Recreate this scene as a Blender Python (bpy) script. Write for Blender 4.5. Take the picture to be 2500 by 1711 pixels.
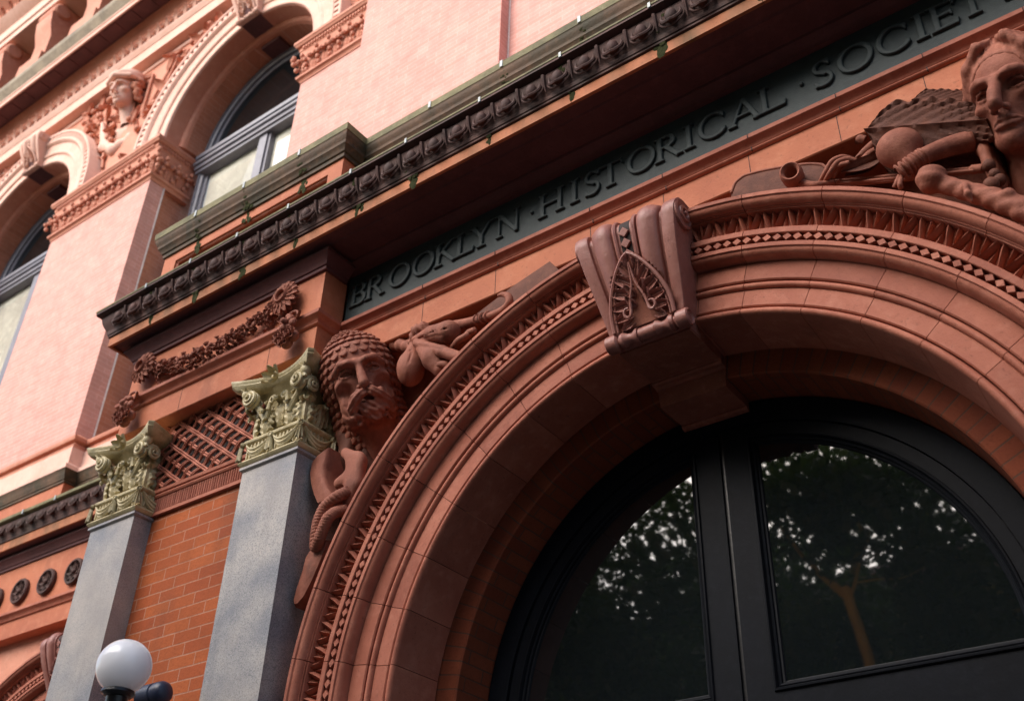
import bpy, math, random
import numpy as np
from mathutils import Vector, Matrix
random.seed(7); np.random.seed(7)
PI = math.pi
scene = bpy.context.scene
for o in list(bpy.data.objects):
    bpy.data.objects.remove(o, do_unlink=True)

# ------------------------------------------------------------------ camera
CR = np.array([[0.8031715814601084, 0.5952024227616557, 0.025485028415952737],
               [-0.32169241410626526, 0.4693057510834077, -0.8223540008453631],
               [-0.5014273640729929, 0.652293023064334, 0.5684051465461202]])
CC = np.array([2.059323694714945, -3.8735540995891045, -1.5040876458050396])
CF = 2618.528793734108
cam = bpy.data.cameras.new("Camera")
cam_ob = bpy.data.objects.new("Camera", cam)
scene.collection.objects.link(cam_ob)
cam.sensor_width = 36.0
cam.sensor_fit = 'HORIZONTAL'
cam.lens = CF / 2500 * 36
cam.clip_start = 0.05
cam.clip_end = 500
M = Matrix.Identity(4)
for i in range(3):
    M[i][0] = CR[0][i]; M[i][1] = -CR[1][i]; M[i][2] = -CR[2][i]; M[i][3] = CC[i]
cam_ob.matrix_world = M
cam.dof.use_dof = True
cam.dof.focus_distance = 5.5
cam.dof.aperture_fstop = 2.2
scene.camera = cam_ob

# ------------------------------------------------------------------ light
SUN_AZ_VEC = Vector((-0.34, -0.94, 0.0)).normalized()      # horizontal direction towards the sun
SUN_EL = math.radians(38)
sd = Vector((SUN_AZ_VEC.x * math.cos(SUN_EL), SUN_AZ_VEC.y * math.cos(SUN_EL), math.sin(SUN_EL)))
world = bpy.data.worlds.new("World")
scene.world = world
world.use_nodes = True
nt = world.node_tree
bg = nt.nodes["Background"]
sky = nt.nodes.new("ShaderNodeTexSky")
sky.sky_type = 'NISHITA'
sky.sun_disc = False
sky.sun_elevation = SUN_EL
sky.sun_rotation = math.atan2(sd.x, sd.y)
sky.air_density = 1.0
sky.dust_density = 2.2
sky.ozone_density = 1.0
nt.links.new(sky.outputs[0], bg.inputs[0])
bg.inputs[1].default_value = 0.075
sun = bpy.data.lights.new("Sun", 'SUN')
sun.energy = 1.5
sun.angle = math.radians(55)
sun.color = (1.0, 0.93, 0.89)
sun_ob = bpy.data.objects.new("Sun", sun)
scene.collection.objects.link(sun_ob)
sun_ob.rotation_euler = (-sd).to_track_quat('-Z', 'Y').to_euler()
scene.view_settings.view_transform = 'Standard'
scene.view_settings.look = 'None'
scene.view_settings.exposure = 1.75
scene.view_settings.gamma = 1.0
scene.render.engine = 'CYCLES'
scene.cycles.max_bounces = 6
scene.cycles.diffuse_bounces = 3
scene.cycles.glossy_bounces = 4
scene.cycles.use_denoising = True

# ------------------------------------------------------------------ helpers
def at(u, v, y):
    """world point on the plane Y=y that the photograph shows at pixel (u, v) of 2500 x 1711"""
    d = np.array([(u - 1250) / CF, (v - 855.5) / CF, 1.0]) @ CR
    return CC + d * ((y - CC[1]) / d[1])

def ppm(P):
    return CF / float((np.array(P) - CC) @ CR[2])       # photo pixels per metre at P

def cam_basis(roll, yaw, pitch):
    """columns right, back, up of a head that looks at the camera, then turned"""
    r = np.array([math.cos(roll), -math.sin(roll), 0.0])
    u = np.array([-math.sin(roll), -math.cos(roll), 0.0])
    n = np.array([0, 0, -1.0])
    n2 = n * math.cos(yaw) + r * math.sin(yaw); r2 = r * math.cos(yaw) - n * math.sin(yaw)
    n3 = n2 * math.cos(pitch) + u * math.sin(pitch); u3 = u * math.cos(pitch) - n2 * math.sin(pitch)
    return np.stack([CR.T @ r2, -(CR.T @ n3), CR.T @ u3], 1)

col = scene.collection

def to_mesh(name, V, F, mat, smooth=35):
    me = bpy.data.meshes.new(name)
    V = np.asarray(V, dtype=np.float32).reshape(-1, 3)
    if isinstance(F, np.ndarray):
        n, k = F.shape
        me.vertices.add(len(V)); me.vertices.foreach_set("co", V.ravel())
        me.loops.add(n * k); me.loops.foreach_set("vertex_index", F.astype(np.int32).ravel())
        me.polygons.add(n)
        me.polygons.foreach_set("loop_start", np.arange(0, n * k, k, dtype=np.int32))
        me.update(calc_edges=True)
    else:
        me.from_pydata([tuple(map(float, v)) for v in V], [], [tuple(int(i) for i in f) for f in F])
        me.update()
    if mat is not None:
        me.materials.append(mat)
    if smooth:
        me.polygons.foreach_set("use_smooth", np.ones(len(me.polygons), dtype=bool))
        if smooth < 180:
            me.set_sharp_from_angle(angle=math.radians(smooth))
    return me

def root_loc(o):
    while o.parent is not None:
        o = o.parent
    return np.array(o.location)

def obj(name, V, F, mat, parent=None, smooth=35):
    V = np.asarray(V, dtype=np.float64).reshape(-1, 3)
    if parent is not None:
        V = V - root_loc(parent)
    me = to_mesh(name, V, F, mat, smooth)
    o = bpy.data.objects.new(name, me)
    col.objects.link(o)
    if parent is not None:
        o.parent = parent
    return o

def tag(o, label, cat, group=None):
    o['label'] = label; o['category'] = cat
    if group: o['group'] = group
    return o

def thing(name, label, cat, loc=(0, 0, 0), group=None):
    o = bpy.data.objects.new(name, None)
    o.empty_display_size = 0.1
    col.objects.link(o)
    o.location = [float(c) for c in loc]
    return tag(o, label, cat, group)

def copy_tree(o, parent=None):
    c = o.copy(); col.objects.link(c)
    if parent is not None: c.parent = parent
    for ch in list(o.children):
        copy_tree(ch, c)
    return c

def smooth_path(pts, n=40, it=10):
    pts = np.array(pts); t = np.linspace(0, 1, len(pts)); tt = np.linspace(0, 1, n); q = np.stack([np.interp(tt, t, pts[:, k]) for k in range(3)], 1)
    for _ in range(it): q[1:-1] = (q[:-2] + q[1:-1]*2 + q[2:])/4
    return q

class MB:
    """collects polygons of one mesh"""
    def __init__(s): s.v = []; s.f = []
    def add(s, V, F):
        n = len(s.v)
        s.v.extend([tuple(map(float, q)) for q in V])
        s.f.extend([tuple(int(i) + n for i in f) for f in F])
        return s
    def box(s, x0, x1, y0, y1, z0, z1):
        return s.add([(x0,y0,z0),(x1,y0,z0),(x1,y1,z0),(x0,y1,z0),(x0,y0,z1),(x1,y0,z1),(x1,y1,z1),(x0,y1,z1)],
                     [(0,3,2,1),(4,5,6,7),(0,1,5,4),(1,2,6,5),(2,3,7,6),(3,0,4,7)])
    def bbox(s, x0, x1, y0, y1, z0, z1, c=0.004):
        """box with its front (-y) edges chamfered"""
        V = [(x0,y1,z0),(x1,y1,z0),(x1,y1,z1),(x0,y1,z1),
             (x0,y0+c,z0),(x1,y0+c,z0),(x1,y0+c,z1),(x0,y0+c,z1),
             (x0+c,y0,z0+c),(x1-c,y0,z0+c),(x1-c,y0,z1-c),(x0+c,y0,z1-c)]
        F = [(3,2,1,0)] + [(i,(i+1)%4,(i+1)%4+4,i+4) for i in range(4)] + [(i+4,(i+1)%4+4,(i+1)%4+8,i+8) for i in range(4)] + [(8,9,10,11)]
        return s.add(V, F)
    def hexa(s, P):
        """eight corners: bottom ring 0-3, top ring 4-7"""
        return s.add(P, [(0,3,2,1),(4,5,6,7),(0,1,5,4),(1,2,6,5),(2,3,7,6),(3,0,4,7)])
    def tube(s, pts, rad, n=8, cap=True):
        pts = np.asarray(pts, float); m = len(pts)
        rad = np.broadcast_to(np.asarray(rad, float), (m,))
        T = np.gradient(pts, axis=0); T /= (np.linalg.norm(T, axis=1)[:, None] + 1e-9)
        ref = np.array([0.3, -1, 0.2]); U = np.cross(T[0], ref)
        if np.linalg.norm(U) < 0.1: U = np.cross(T[0], [1, 0, 0])
        V = []
        for i in range(m):
            U = U - T[i] * (U @ T[i]); U /= (np.linalg.norm(U) + 1e-9)
            W = np.cross(T[i], U)
            for k in range(n):
                a = 2 * PI * k / n
                V.append(pts[i] + rad[i] * (U * math.cos(a) + W * math.sin(a)))
        F = [(i*n+k, i*n+(k+1)%n, (i+1)*n+(k+1)%n, (i+1)*n+k) for i in range(m-1) for k in range(n)]
        if cap:
            F.append(tuple(range(n))[::-1]); F.append(tuple((m-1)*n+k for k in range(n)))
        return s.add(V, F)
    def grid(s, G, flip=False):
        """G[i][j] points -> quads"""
        G = np.asarray(G, float); a, b = G.shape[:2]
        F = []
        for i in range(a-1):
            for j in range(b-1):
                q = (i*b+j, i*b+j+1, (i+1)*b+j+1, (i+1)*b+j)
                F.append(q[::-1] if flip else q)
        return s.add(G.reshape(-1, 3), F)
    def solid_grid(s, G, off):
        """sheet with thickness: G[i][j] front, back = G + off (vector or per-point array)"""
        G = np.asarray(G, float); B = G + np.asarray(off, float); a, b = G.shape[:2]
        n = a * b; V = np.concatenate([G.reshape(-1, 3), B.reshape(-1, 3)]); F = []
        for i in range(a-1):
            for j in range(b-1):
                q = (i*b+j, i*b+j+1, (i+1)*b+j+1, (i+1)*b+j)
                F.append(q); F.append(tuple(n + k for k in q[::-1]))
        edge = [(0*b+j) for j in range(b)] + [(i*b+b-1) for i in range(1, a)] + [((a-1)*b+j) for j in range(b-2, -1, -1)] + [(i*b) for i in range(a-2, 0, -1)]
        for k in range(len(edge)):
            p, q = edge[k], edge[(k+1) % len(edge)]
            F.append((q, p, p+n, q+n))
        return s.add(V, F)
    def lathe(s, prof, c, ax, n=20, a0=0, a1=2*PI):
        """prof [(r, h)], axis ax from c"""
        ax = np.array(ax, float); ax /= np.linalg.norm(ax)
        U = np.cross(ax, [0, 0, 1.0]); U = np.cross(ax, [1.0, 0, 0]) if np.linalg.norm(U) < .1 else U
        U /= np.linalg.norm(U); W = np.cross(ax, U); c = np.array(c, float)
        full = abs(a1 - a0 - 2*PI) < 1e-6; m = n if full else n + 1
        V = []
        for r, h in prof:
            for k in range(m):
                a = a0 + (a1 - a0) * k / n
                V.append(c + ax * h + r * (U * math.cos(a) + W * math.sin(a)))
        F = []
        for i in range(len(prof)-1):
            for k in range(n):
                k2 = (k + 1) % m
                F.append((i*m+k, i*m+k2, (i+1)*m+k2, (i+1)*m+k))
        return s.add(V, F)
    def ell(s, c, r, n=10, m=7, Rm=None):
        c = np.array(c, float); V = []
        for i in range(m+1):
            t = PI * i / m
            for k in range(n):
                a = 2*PI*k/n
                q = np.array([r[0]*math.sin(t)*math.cos(a), r[1]*math.sin(t)*math.sin(a), r[2]*math.cos(t)])
                V.append(c + (Rm @ q if Rm is not None else q))
        F = [(i*n+k, (i+1)*n+k, (i+1)*n+(k+1)%n, i*n+(k+1)%n) for i in range(m) for k in range(n)]
        return s.add(V, F)
    def prism(s, loop, x0, x1, cap=True):
        """closed loop of (y, z) swept along x"""
        n = len(loop)
        V = [(x0, y, z) for y, z in loop] + [(x1, y, z) for y, z in loop]
        F = [(i, (i+1) % n, n+(i+1) % n, n+i) for i in range(n)]
        if cap: F += [tuple(range(n))[::-1], tuple(range(n, 2*n))]
        return s.add(V, F)
    def sweep(s, path, loop, closed_loop=True):
        """mitred sweep: path [(x, y)], loop [(outward, z)], outward is to the right of the direction"""
        path = [np.array(q, float) for q in path]; m = len(path); n = len(loop); V = []
        N = []
        for i in range(m-1):
            d = path[i+1] - path[i]; d /= np.linalg.norm(d); N.append(np.array([d[1], -d[0]]))
        for i in range(m):
            if i == 0: k = N[0]
            elif i == m-1: k = N[-1]
            else: k = (N[i-1] + N[i]) / (1 + N[i-1] @ N[i])
            for o, z in loop:
                q = path[i] + k * o; V.append((q[0], q[1], z))
        F = [(i*n+j, (i+1)*n+j, (i+1)*n+(j+1) % n, i*n+(j+1) % n) for i in range(m-1) for j in range(n if closed_loop else n-1)]
        if closed_loop: F += [tuple(range(n)), tuple((m-1)*n+j for j in range(n))[::-1]]
        return s.add(V, F)
    def arc(s, loop, a0, a1, n, c=(0, 0, 0), cap=True):
        """closed loop of (r, y) swept about the y axis through c, angles in degrees"""
        k = len(loop); V = []
        for i in range(n+1):
            a = math.radians(a0 + (a1 - a0) * i / n)
            for r, y in loop:
                V.append((c[0] + r*math.cos(a), c[1] + y, c[2] + r*math.sin(a)))
        F = [(i*k+j, i*k+(j+1) % k, (i+1)*k+(j+1) % k, (i+1)*k+j) for i in range(n) for j in range(k)]
        if cap: F += [tuple(range(k))[::-1], tuple(n*k+j for j in range(k))]
        return s.add(V, F)
    def build(s, name, mat, parent=None, smooth=35):
        return obj(name, s.v, s.f, mat, parent, smooth)
    def build_by(s, name, mat, parent, cuts, smooth=35):
        """one object per piece: faces are sorted by the x of their centre between the cuts"""
        V = np.array(s.v); bins = {}
        for f in s.f: bins.setdefault(int(np.searchsorted(cuts, V[list(f), 0].mean())), []).append(f)
        out = []
        for k in sorted(bins):
            idx = sorted({i for f in bins[k] for i in f}); mp = {i: j for j, i in enumerate(idx)}
            out.append(obj(name, V[idx], [tuple(mp[i] for i in f) for f in bins[k]], mat, parent, smooth))
        return out

# ------------------------------------------------------------------ sculpting: distance fields + surface nets
def smin(a, b, k):
    h = np.maximum(k - np.abs(a - b), 0) / k
    return np.minimum(a, b) - h*h*k*0.25
def smax(a, b, k): return -smin(-a, -b, k)
def sph(P, c, r): return np.sqrt((P[0]-c[0])**2 + (P[1]-c[1])**2 + (P[2]-c[2])**2) - r
def ell(P, c, r, Rm=None):
    X, Y, Z = P[0]-c[0], P[1]-c[1], P[2]-c[2]
    if Rm is not None:
        X, Y, Z = (Rm[0][0]*X+Rm[1][0]*Y+Rm[2][0]*Z, Rm[0][1]*X+Rm[1][1]*Y+Rm[2][1]*Z, Rm[0][2]*X+Rm[1][2]*Y+Rm[2][2]*Z)
    k0 = np.sqrt((X/r[0])**2 + (Y/r[1])**2 + (Z/r[2])**2)
    k1 = np.sqrt((X/r[0]**2)**2 + (Y/r[1]**2)**2 + (Z/r[2]**2)**2)
    return k0*(k0-1)/(k1+1e-6)
def cap(P, a, b, ra, rb=None):
    rb = ra if rb is None else rb
    a = np.asarray(a, float); b = np.asarray(b, float); d = b - a
    t = ((P[0]-a[0])*d[0] + (P[1]-a[1])*d[1] + (P[2]-a[2])*d[2]) / (d @ d + 1e-12)
    t = np.clip(t, 0, 1)
    return np.sqrt((P[0]-a[0]-t*d[0])**2 + (P[1]-a[1]-t*d[1])**2 + (P[2]-a[2]-t*d[2])**2) - (ra + (rb-ra)*t)
def poly(P, pts, rad, k=0.01):
    rad = np.broadcast_to(np.asarray(rad, float), (len(pts),)); d = None
    for i in range(len(pts)-1):
        c = cap(P, pts[i], pts[i+1], rad[i], rad[i+1]); d = c if d is None else smin(d, c, k)
    return d
def obox(P, c, h, Rm=None, r=0.0):
    X, Y, Z = P[0]-c[0], P[1]-c[1], P[2]-c[2]
    if Rm is not None:
        X, Y, Z = (Rm[0][0]*X+Rm[1][0]*Y+Rm[2][0]*Z, Rm[0][1]*X+Rm[1][1]*Y+Rm[2][1]*Z, Rm[0][2]*X+Rm[1][2]*Y+Rm[2][2]*Z)
    qx, qy, qz = np.abs(X)-h[0]+r, np.abs(Y)-h[1]+r, np.abs(Z)-h[2]+r
    return np.sqrt(np.maximum(qx,0)**2 + np.maximum(qy,0)**2 + np.maximum(qz,0)**2) + np.minimum(np.maximum(qx, np.maximum(qy, qz)), 0) - r

def nets(f, lo, hi, h):
    lo = np.asarray(lo, float); hi = np.asarray(hi, float)
    n = np.maximum(((hi - lo) / h).astype(int) + 2, 4)
    ax = [(lo[i] + np.arange(n[i]) * h).astype(np.float32) for i in range(3)]
    D = f(np.meshgrid(*ax, indexing='ij')).astype(np.float32)
    S = D < 0
    cell = np.zeros(n - 1, np.int8)
    cs = [(a, b, c) for a in (0, 1) for b in (0, 1) for c in (0, 1)]
    sl = lambda a, k: slice(a, n[k] - 1 + a)
    for a, b, c in cs: cell += S[sl(a, 0), sl(b, 1), sl(c, 2)]
    I, J, K = np.nonzero((cell > 0) & (cell < 8))
    acc = np.zeros((len(I), 3)); cnt = np.zeros(len(I))
    for e in range(3):
        for p in (0, 1):
            for q in (0, 1):
                o0 = [p, q]; o0.insert(e, 0); o1 = [p, q]; o1.insert(e, 1)
                d0 = D[I+o0[0], J+o0[1], K+o0[2]]; d1 = D[I+o1[0], J+o1[1], K+o1[2]]
                m = (d0 < 0) != (d1 < 0)
                t = np.where(m, d0 / np.where(m, d0 - d1, 1), 0)
                for k in range(3):
                    acc[:, k] += np.where(m, o0[k] + (t if k == e else 0), 0)
                cnt += m
    V = lo + (np.stack([I, J, K], 1) + acc / cnt[:, None]) * h
    idx = -np.ones(n - 1, np.int64); idx[I, J, K] = np.arange(len(I))
    F = []
    for e in range(3):
        a = [slice(1, n[k]-1) for k in range(3)]; a[e] = slice(0, n[e]-1); b = list(a); b[e] = slice(1, n[e])
        s0 = S[tuple(a)]; s1 = S[tuple(b)]
        w = np.nonzero(s0 != s1); base = np.stack(w, 1)
        for k in range(3):
            if k != e: base[:, k] += 1
        u, v = [(1, 2), (2, 0), (0, 1)][e]
        q = []
        for du, dv in ((0, 0), (-1, 0), (-1, -1), (0, -1)):
            c = base.copy(); c[:, u] += du; c[:, v] += dv
            q.append(idx[c[:, 0], c[:, 1], c[:, 2]])
        q = np.stack(q, 1); fl = s0[w]
        q[~fl] = q[~fl][:, ::-1]
        F.append(q)
    F = np.concatenate(F)
    F = F[(F >= 0).all(1)]
    return V, F

def sculpt(name, f, lo, hi, h, mat, parent=None, frame=None, smooth=180):
    """frame = (origin, 3x3 columns, scale): the field is written in local units"""
    V, F = nets(f, lo, hi, h)
    if frame is not None:
        V = (V * frame[2]) @ np.asarray(frame[1]).T + np.asarray(frame[0])
    return obj(name, V, F, mat, parent, smooth)

def bounds(pts, m):
    pts = np.asarray(pts, float); return pts.min(0) - m, pts.max(0) + m
# ------------------------------------------------------------------ materials
def nodes(name):
    m = bpy.data.materials.new(name); m.use_nodes = True
    t = m.node_tree; b = t.nodes["Principled BSDF"]
    return m, t, b
def N(t, kind, **kw):
    n = t.nodes.new(kind)
    for k, v in kw.items():
        if k in ('operation', 'blend_type', 'data_type', 'feature', 'distance', 'noise_dimensions', 'color_ramp_'): setattr(n, k, v)
        else: n.inputs[k].default_value = v
    return n
def ramp(t, src, stops):
    r = t.nodes.new("ShaderNodeValToRGB"); e = r.color_ramp.elements
    while len(e) < len(stops): e.new(0.5)
    for i, (p, c) in enumerate(stops):
        e[i].position = p; e[i].color = (c, c, c, 1) if isinstance(c, (int, float)) else (*c, 1)
    t.links.new(src, r.inputs[0]); return r.outputs[0]
def mixc(t, fac, a, b, mode='MIX'):
    n = t.nodes.new("ShaderNodeMix"); n.data_type = 'RGBA'; n.blend_type = mode
    for s, v in ((0, fac), (6, a), (7, b)):
        if hasattr(v, 'is_output'): t.links.new(v, n.inputs[s])
        else: n.inputs[s].default_value = v if isinstance(v, (int, float)) else (*v, 1)
    return n.outputs[2]
def pos(t, sx=1, sy=1, sz=1):
    g = t.nodes.new("ShaderNodeNewGeometry"); m = t.nodes.new("ShaderNodeVectorMath"); m.operation = 'MULTIPLY'
    m.inputs[1].default_value = (sx, sy, sz); t.links.new(g.outputs['Position'], m.inputs[0]); return m.outputs[0]
def noise(t, vec, scale, detail=4, rough=0.55):
    n = t.nodes.new("ShaderNodeTexNoise"); n.inputs['Scale'].default_value = scale
    n.inputs['Detail'].default_value = detail; n.inputs['Roughness'].default_value = rough
    t.links.new(vec, n.inputs['Vector']); return n.outputs['Fac']
def bump(t, b, h, strength, dist=0.01):
    n = t.nodes.new("ShaderNodeBump"); n.inputs['Strength'].default_value = strength; n.inputs['Distance'].default_value = dist
    t.links.new(h, n.inputs['Height']); t.links.new(n.outputs[0], b.inputs['Normal'])
def sc(c, k): return tuple(min(1.0, x * k) for x in c)

def stone(name, base, dark=None, light=None, rough=0.72, big=2.2, fine=55, bstr=0.35, grime=0.0, grimec=(0.03, 0.028, 0.02), gscale=3.0, spec=0.3, gz=0.25, island=0.0):
    m, t, b = nodes(name); p = pos(t)
    dark = dark or sc(base, 0.68); light = light or sc(base, 1.28)
    c = mixc(t, ramp(t, noise(t, p, big, 5, 0.6), [(0.33, 0.0), (0.68, 1.0)]), dark, base)
    c = mixc(t, ramp(t, noise(t, p, big*6.3, 3), [(0.5, 0.0), (0.8, 0.55)]), c, light)
    f = noise(t, p, fine, 4, 0.7)
    c = mixc(t, ramp(t, f, [(0.28, 0.75), (0.42, 0.0)]), c, sc(base, 0.45))
    if grime > 0:
        g = noise(t, pos(t, 1, 1, gz), gscale, 5, 0.65)
        c = mixc(t, ramp(t, g, [(0.62 - 0.3*grime, 0.0), (0.80 - 0.2*grime, min(1, 0.5+grime*0.5))]), c, grimec)
    if island > 0:
        gi = t.nodes.new('ShaderNodeNewGeometry'); c = mixc(t, 1.0, c, ramp(t, gi.outputs['Random Per Island'], [(0.0, (1-island, 1-island*1.15, 1-island*1.15)), (0.5, (1, 1, 1)), (1.0, (1+island*.6, 1+island*.9, 1+island))]), 'MULTIPLY')
    t.links.new(c, b.inputs['Base Color']); b.inputs['Roughness'].default_value = rough
    b.inputs['Specular IOR Level'].default_value = spec
    h = N(t, "ShaderNodeMath", operation='ADD'); t.links.new(f, h.inputs[0]); t.links.new(noise(t, p, big*3, 4), h.inputs[1])
    bump(t, b, h.outputs[0], bstr, 0.006)
    return m

def brickmat(name, c1, c2, mortar, bw, rh, msize, rough=0.8, axis='xz', off=0.5, bstr=0.6, grime=0.2, msm=0.15):
    m, t, b = nodes(name); g = t.nodes.new("ShaderNodeNewGeometry")
    s = t.nodes.new("ShaderNodeSeparateXYZ"); t.links.new(g.outputs['Position'], s.inputs[0])
    v = t.nodes.new("ShaderNodeCombineXYZ")
    if axis == 'xz':                       # x + y so that returns are bonded too
        a = N(t, "ShaderNodeMath", operation='ADD'); t.links.new(s.outputs[0], a.inputs[0]); t.links.new(s.outputs[1], a.inputs[1])
        t.links.new(a.outputs[0], v.inputs[0]); t.links.new(s.outputs[2], v.inputs[1])
    else:                                  # angle about the arch centre, for ring and intrados
        a = N(t, "ShaderNodeMath", operation='ARCTAN2'); t.links.new(s.outputs[2], a.inputs[0]); t.links.new(s.outputs[0], a.inputs[1])
        k = N(t, "ShaderNodeMath", operation='MULTIPLY'); k.inputs[1].default_value = 1.5; t.links.new(a.outputs[0], k.inputs[0])
        t.links.new(k.outputs[0], v.inputs[1]); t.links.new(s.outputs[1], v.inputs[0])
    br = t.nodes.new("ShaderNodeTexBrick"); br.offset = off
    br.inputs['Scale'].default_value = 1; br.inputs['Brick Width'].default_value = bw; br.inputs['Row Height'].default_value = rh
    br.inputs['Mortar Size'].default_value = msize; br.inputs['Mortar Smooth'].default_value = msm; br.inputs['Bias'].default_value = -0.1
    br.inputs['Color1'].default_value = (*c1, 1); br.inputs['Color2'].default_value = (*c2, 1); br.inputs['Mortar'].default_value = (*mortar, 1)
    wob = noise(t, pos(t), 9, 2); wv = N(t, "ShaderNodeVectorMath", operation='MULTIPLY_ADD')
    wv.inputs[1].default_value = (0.004, 0.006, 0); t.links.new(wob, wv.inputs[0]); t.links.new(v.outputs[0], wv.inputs[2])
    t.links.new(wv.outputs[0], br.inputs['Vector'])
    p = pos(t)
    c = mixc(t, ramp(t, noise(t, p, 5, 5, 0.65), [(0.3, 0.55), (0.65, 0.0)]), br.outputs['Color'], sc(c1, 0.6))
    c = mixc(t, ramp(t, noise(t, p, 70, 3, 0.7), [(0.3, 0.5), (0.48, 0.0)]), c, sc(c1, 0.5))
    c = mixc(t, ramp(t, noise(t, pos(t, 1, 1, 0.3), 2.5, 4), [(0.52, 0.0), (0.8, grime)]), c, (0.05, 0.035, 0.03))
    t.links.new(c, b.inputs['Base Color']); b.inputs['Roughness'].default_value = rough; b.inputs['Specular IOR Level'].default_value = 0.2
    h = N(t, "ShaderNodeMath", operation='MULTIPLY_ADD'); h.inputs[1].default_value = -1.0
    t.links.new(br.outputs['Fac'], h.inputs[0]); q = N(t, "ShaderNodeMath", operation='MULTIPLY'); q.inputs[1].default_value = 0.5
    t.links.new(noise(t, p, 60, 4), q.inputs[0]); t.links.new(q.outputs[0], h.inputs[2])
    bump(t, b, h.outputs[0], bstr, 0.006)
    return m

ORANGE = stone("terracotta_orange", (0.47, 0.155, 0.073), bstr=0.3, big=1.7, dark=(0.36, 0.105, 0.05), light=(0.55, 0.22, 0.12), grime=0.10, gscale=2.2, grimec=(0.12, 0.05, 0.03))
PINK = stone("terracotta_rose", (0.42, 0.142, 0.085), bstr=0.35, big=2.4, dark=(0.31, 0.09, 0.052), light=(0.50, 0.20, 0.13), island=0.22, grime=0.12, gscale=3, grimec=(0.10, 0.045, 0.03))
BROWN = stone("terracotta_brown", (0.33, 0.115, 0.070), bstr=0.55, big=3.5, dark=(0.215, 0.068, 0.040), light=(0.45, 0.18, 0.115), fine=90, grime=0.16, gscale=5, gz=.5, grimec=(0.07, 0.03, 0.02))
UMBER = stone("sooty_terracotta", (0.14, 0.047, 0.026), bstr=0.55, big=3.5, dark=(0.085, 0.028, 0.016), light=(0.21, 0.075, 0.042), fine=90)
MAUVE = stone("terracotta_mauve", (0.34, 0.135, 0.100), bstr=0.35, big=3.0, dark=(0.25, 0.085, 0.062), light=(0.42, 0.19, 0.15), rough=0.5, spec=0.5)
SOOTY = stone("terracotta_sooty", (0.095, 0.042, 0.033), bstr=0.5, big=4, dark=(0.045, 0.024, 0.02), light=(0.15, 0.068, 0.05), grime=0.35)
CORONA = stone("terracotta_mossy", (0.50, 0.175, 0.075), bstr=0.35, big=2.0, grime=0.60, grimec=(0.055, 0.055, 0.022), gscale=1.7, gz=0.15)
MOSS = stone("mossy_stone", (0.21, 0.185, 0.085), bstr=0.6, big=5, dark=(0.11, 0.10, 0.045), light=(0.29, 0.24, 0.14), fine=70, grime=0.25)
GREENBLACK = stone("moss_growth", (0.042, 0.046, 0.018), bstr=0.8, big=12, fine=140, rough=0.95, spec=0.1)
LEDGE = stone("weathered_ledge", (0.36, 0.29, 0.20), bstr=0.5, big=3, dark=(0.20, 0.16, 0.11), light=(0.48, 0.40, 0.30), grime=0.3)
DARKMOSS = stone("mossy_moulding", (0.15, 0.085, 0.05), bstr=0.5, big=3.0, dark=(0.05, 0.038, 0.024), light=(0.24, 0.13, 0.07), grime=0.5, grimec=(0.035, 0.04, 0.02))
SLATE = stone("slate_panel", (0.033, 0.046, 0.045), bstr=0.25, big=3, dark=(0.023, 0.033, 0.034), light=(0.050, 0.067, 0.065), rough=0.6, fine=120)
CREAM = stone("glazed_cream", (0.62, 0.525, 0.30), bstr=0.3, big=8, dark=(0.36, 0.29, 0.14), light=(0.72, 0.64, 0.42), rough=0.5, spec=0.45, fine=100, grime=0.22, grimec=(0.10, 0.085, 0.04), gscale=9, gz=1)
PALE = stone("pale_rose_terracotta", (0.74, 0.47, 0.37), bstr=0.35, big=1.8, dark=(0.64, 0.37, 0.28), light=(0.80, 0.55, 0.46))
ROSE = stone("washed_terracotta", (0.58, 0.25, 0.16), bstr=0.3, big=1.8, dark=(0.48, 0.18, 0.11), light=(0.65, 0.33, 0.23))
PLUM = stone("shade_plum", (0.125, 0.047, 0.045), bstr=0.3, big=2.5)  # shade of undersides and recesses is put into this dark plum
IRON = stone("grey_painted_wood", (0.15, 0.147, 0.175), bstr=0.1, big=4, dark=(0.11, 0.108, 0.13), light=(0.22, 0.215, 0.25), rough=0.45, spec=0.5)
EBONY = stone("black_painted_wood", (0.007, 0.0083, 0.0115), bstr=0.12, big=5, dark=(0.006, 0.007, 0.009), light=(0.013, 0.0145, 0.019), rough=0.5, spec=0.08, fine=90)
METAL = stone("black_cast_iron", (0.012, 0.012, 0.014), bstr=0.2, big=8, rough=0.35, spec=0.5)
NAVY = stone("navy_fitting", (0.02, 0.028, 0.06), bstr=0.2, big=8, rough=0.4, spec=0.5)
LEAD = stone("lead_sheet", (0.36, 0.40, 0.39), bstr=0.2, big=10, rough=0.4, spec=0.5)
JOINT = stone("mortar_joint", (0.030, 0.016, 0.013), bstr=0.1)
PIPE = stone("pale_pointing_and_highlight", (0.80, 0.70, 0.64), bstr=0.2, big=8)
BLIND = stone("window_blind", (0.80, 0.77, 0.66), bstr=0.05, big=1.2)
SUNLIT_BARK = stone("sunlit_plane_bark", (0.85, 0.62, 0.12), bstr=0.6, big=3.5, dark=(0.62, 0.42, 0.08), light=(0.90, 0.72, 0.22), fine=18)  # golden sunlight on the trunks is put into the bark colour
PAVE = stone("paving", (0.13, 0.125, 0.12), bstr=0.3, big=1)
ROAD = stone("asphalt", (0.05, 0.05, 0.052), bstr=0.4, big=2)
BRICK = brickmat("orange_brick", (0.47, 0.120, 0.036), (0.36, 0.075, 0.026), (0.50, 0.25, 0.165), 0.235, 0.0775, 0.0045, grime=0.45, bstr=0.9)
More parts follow.
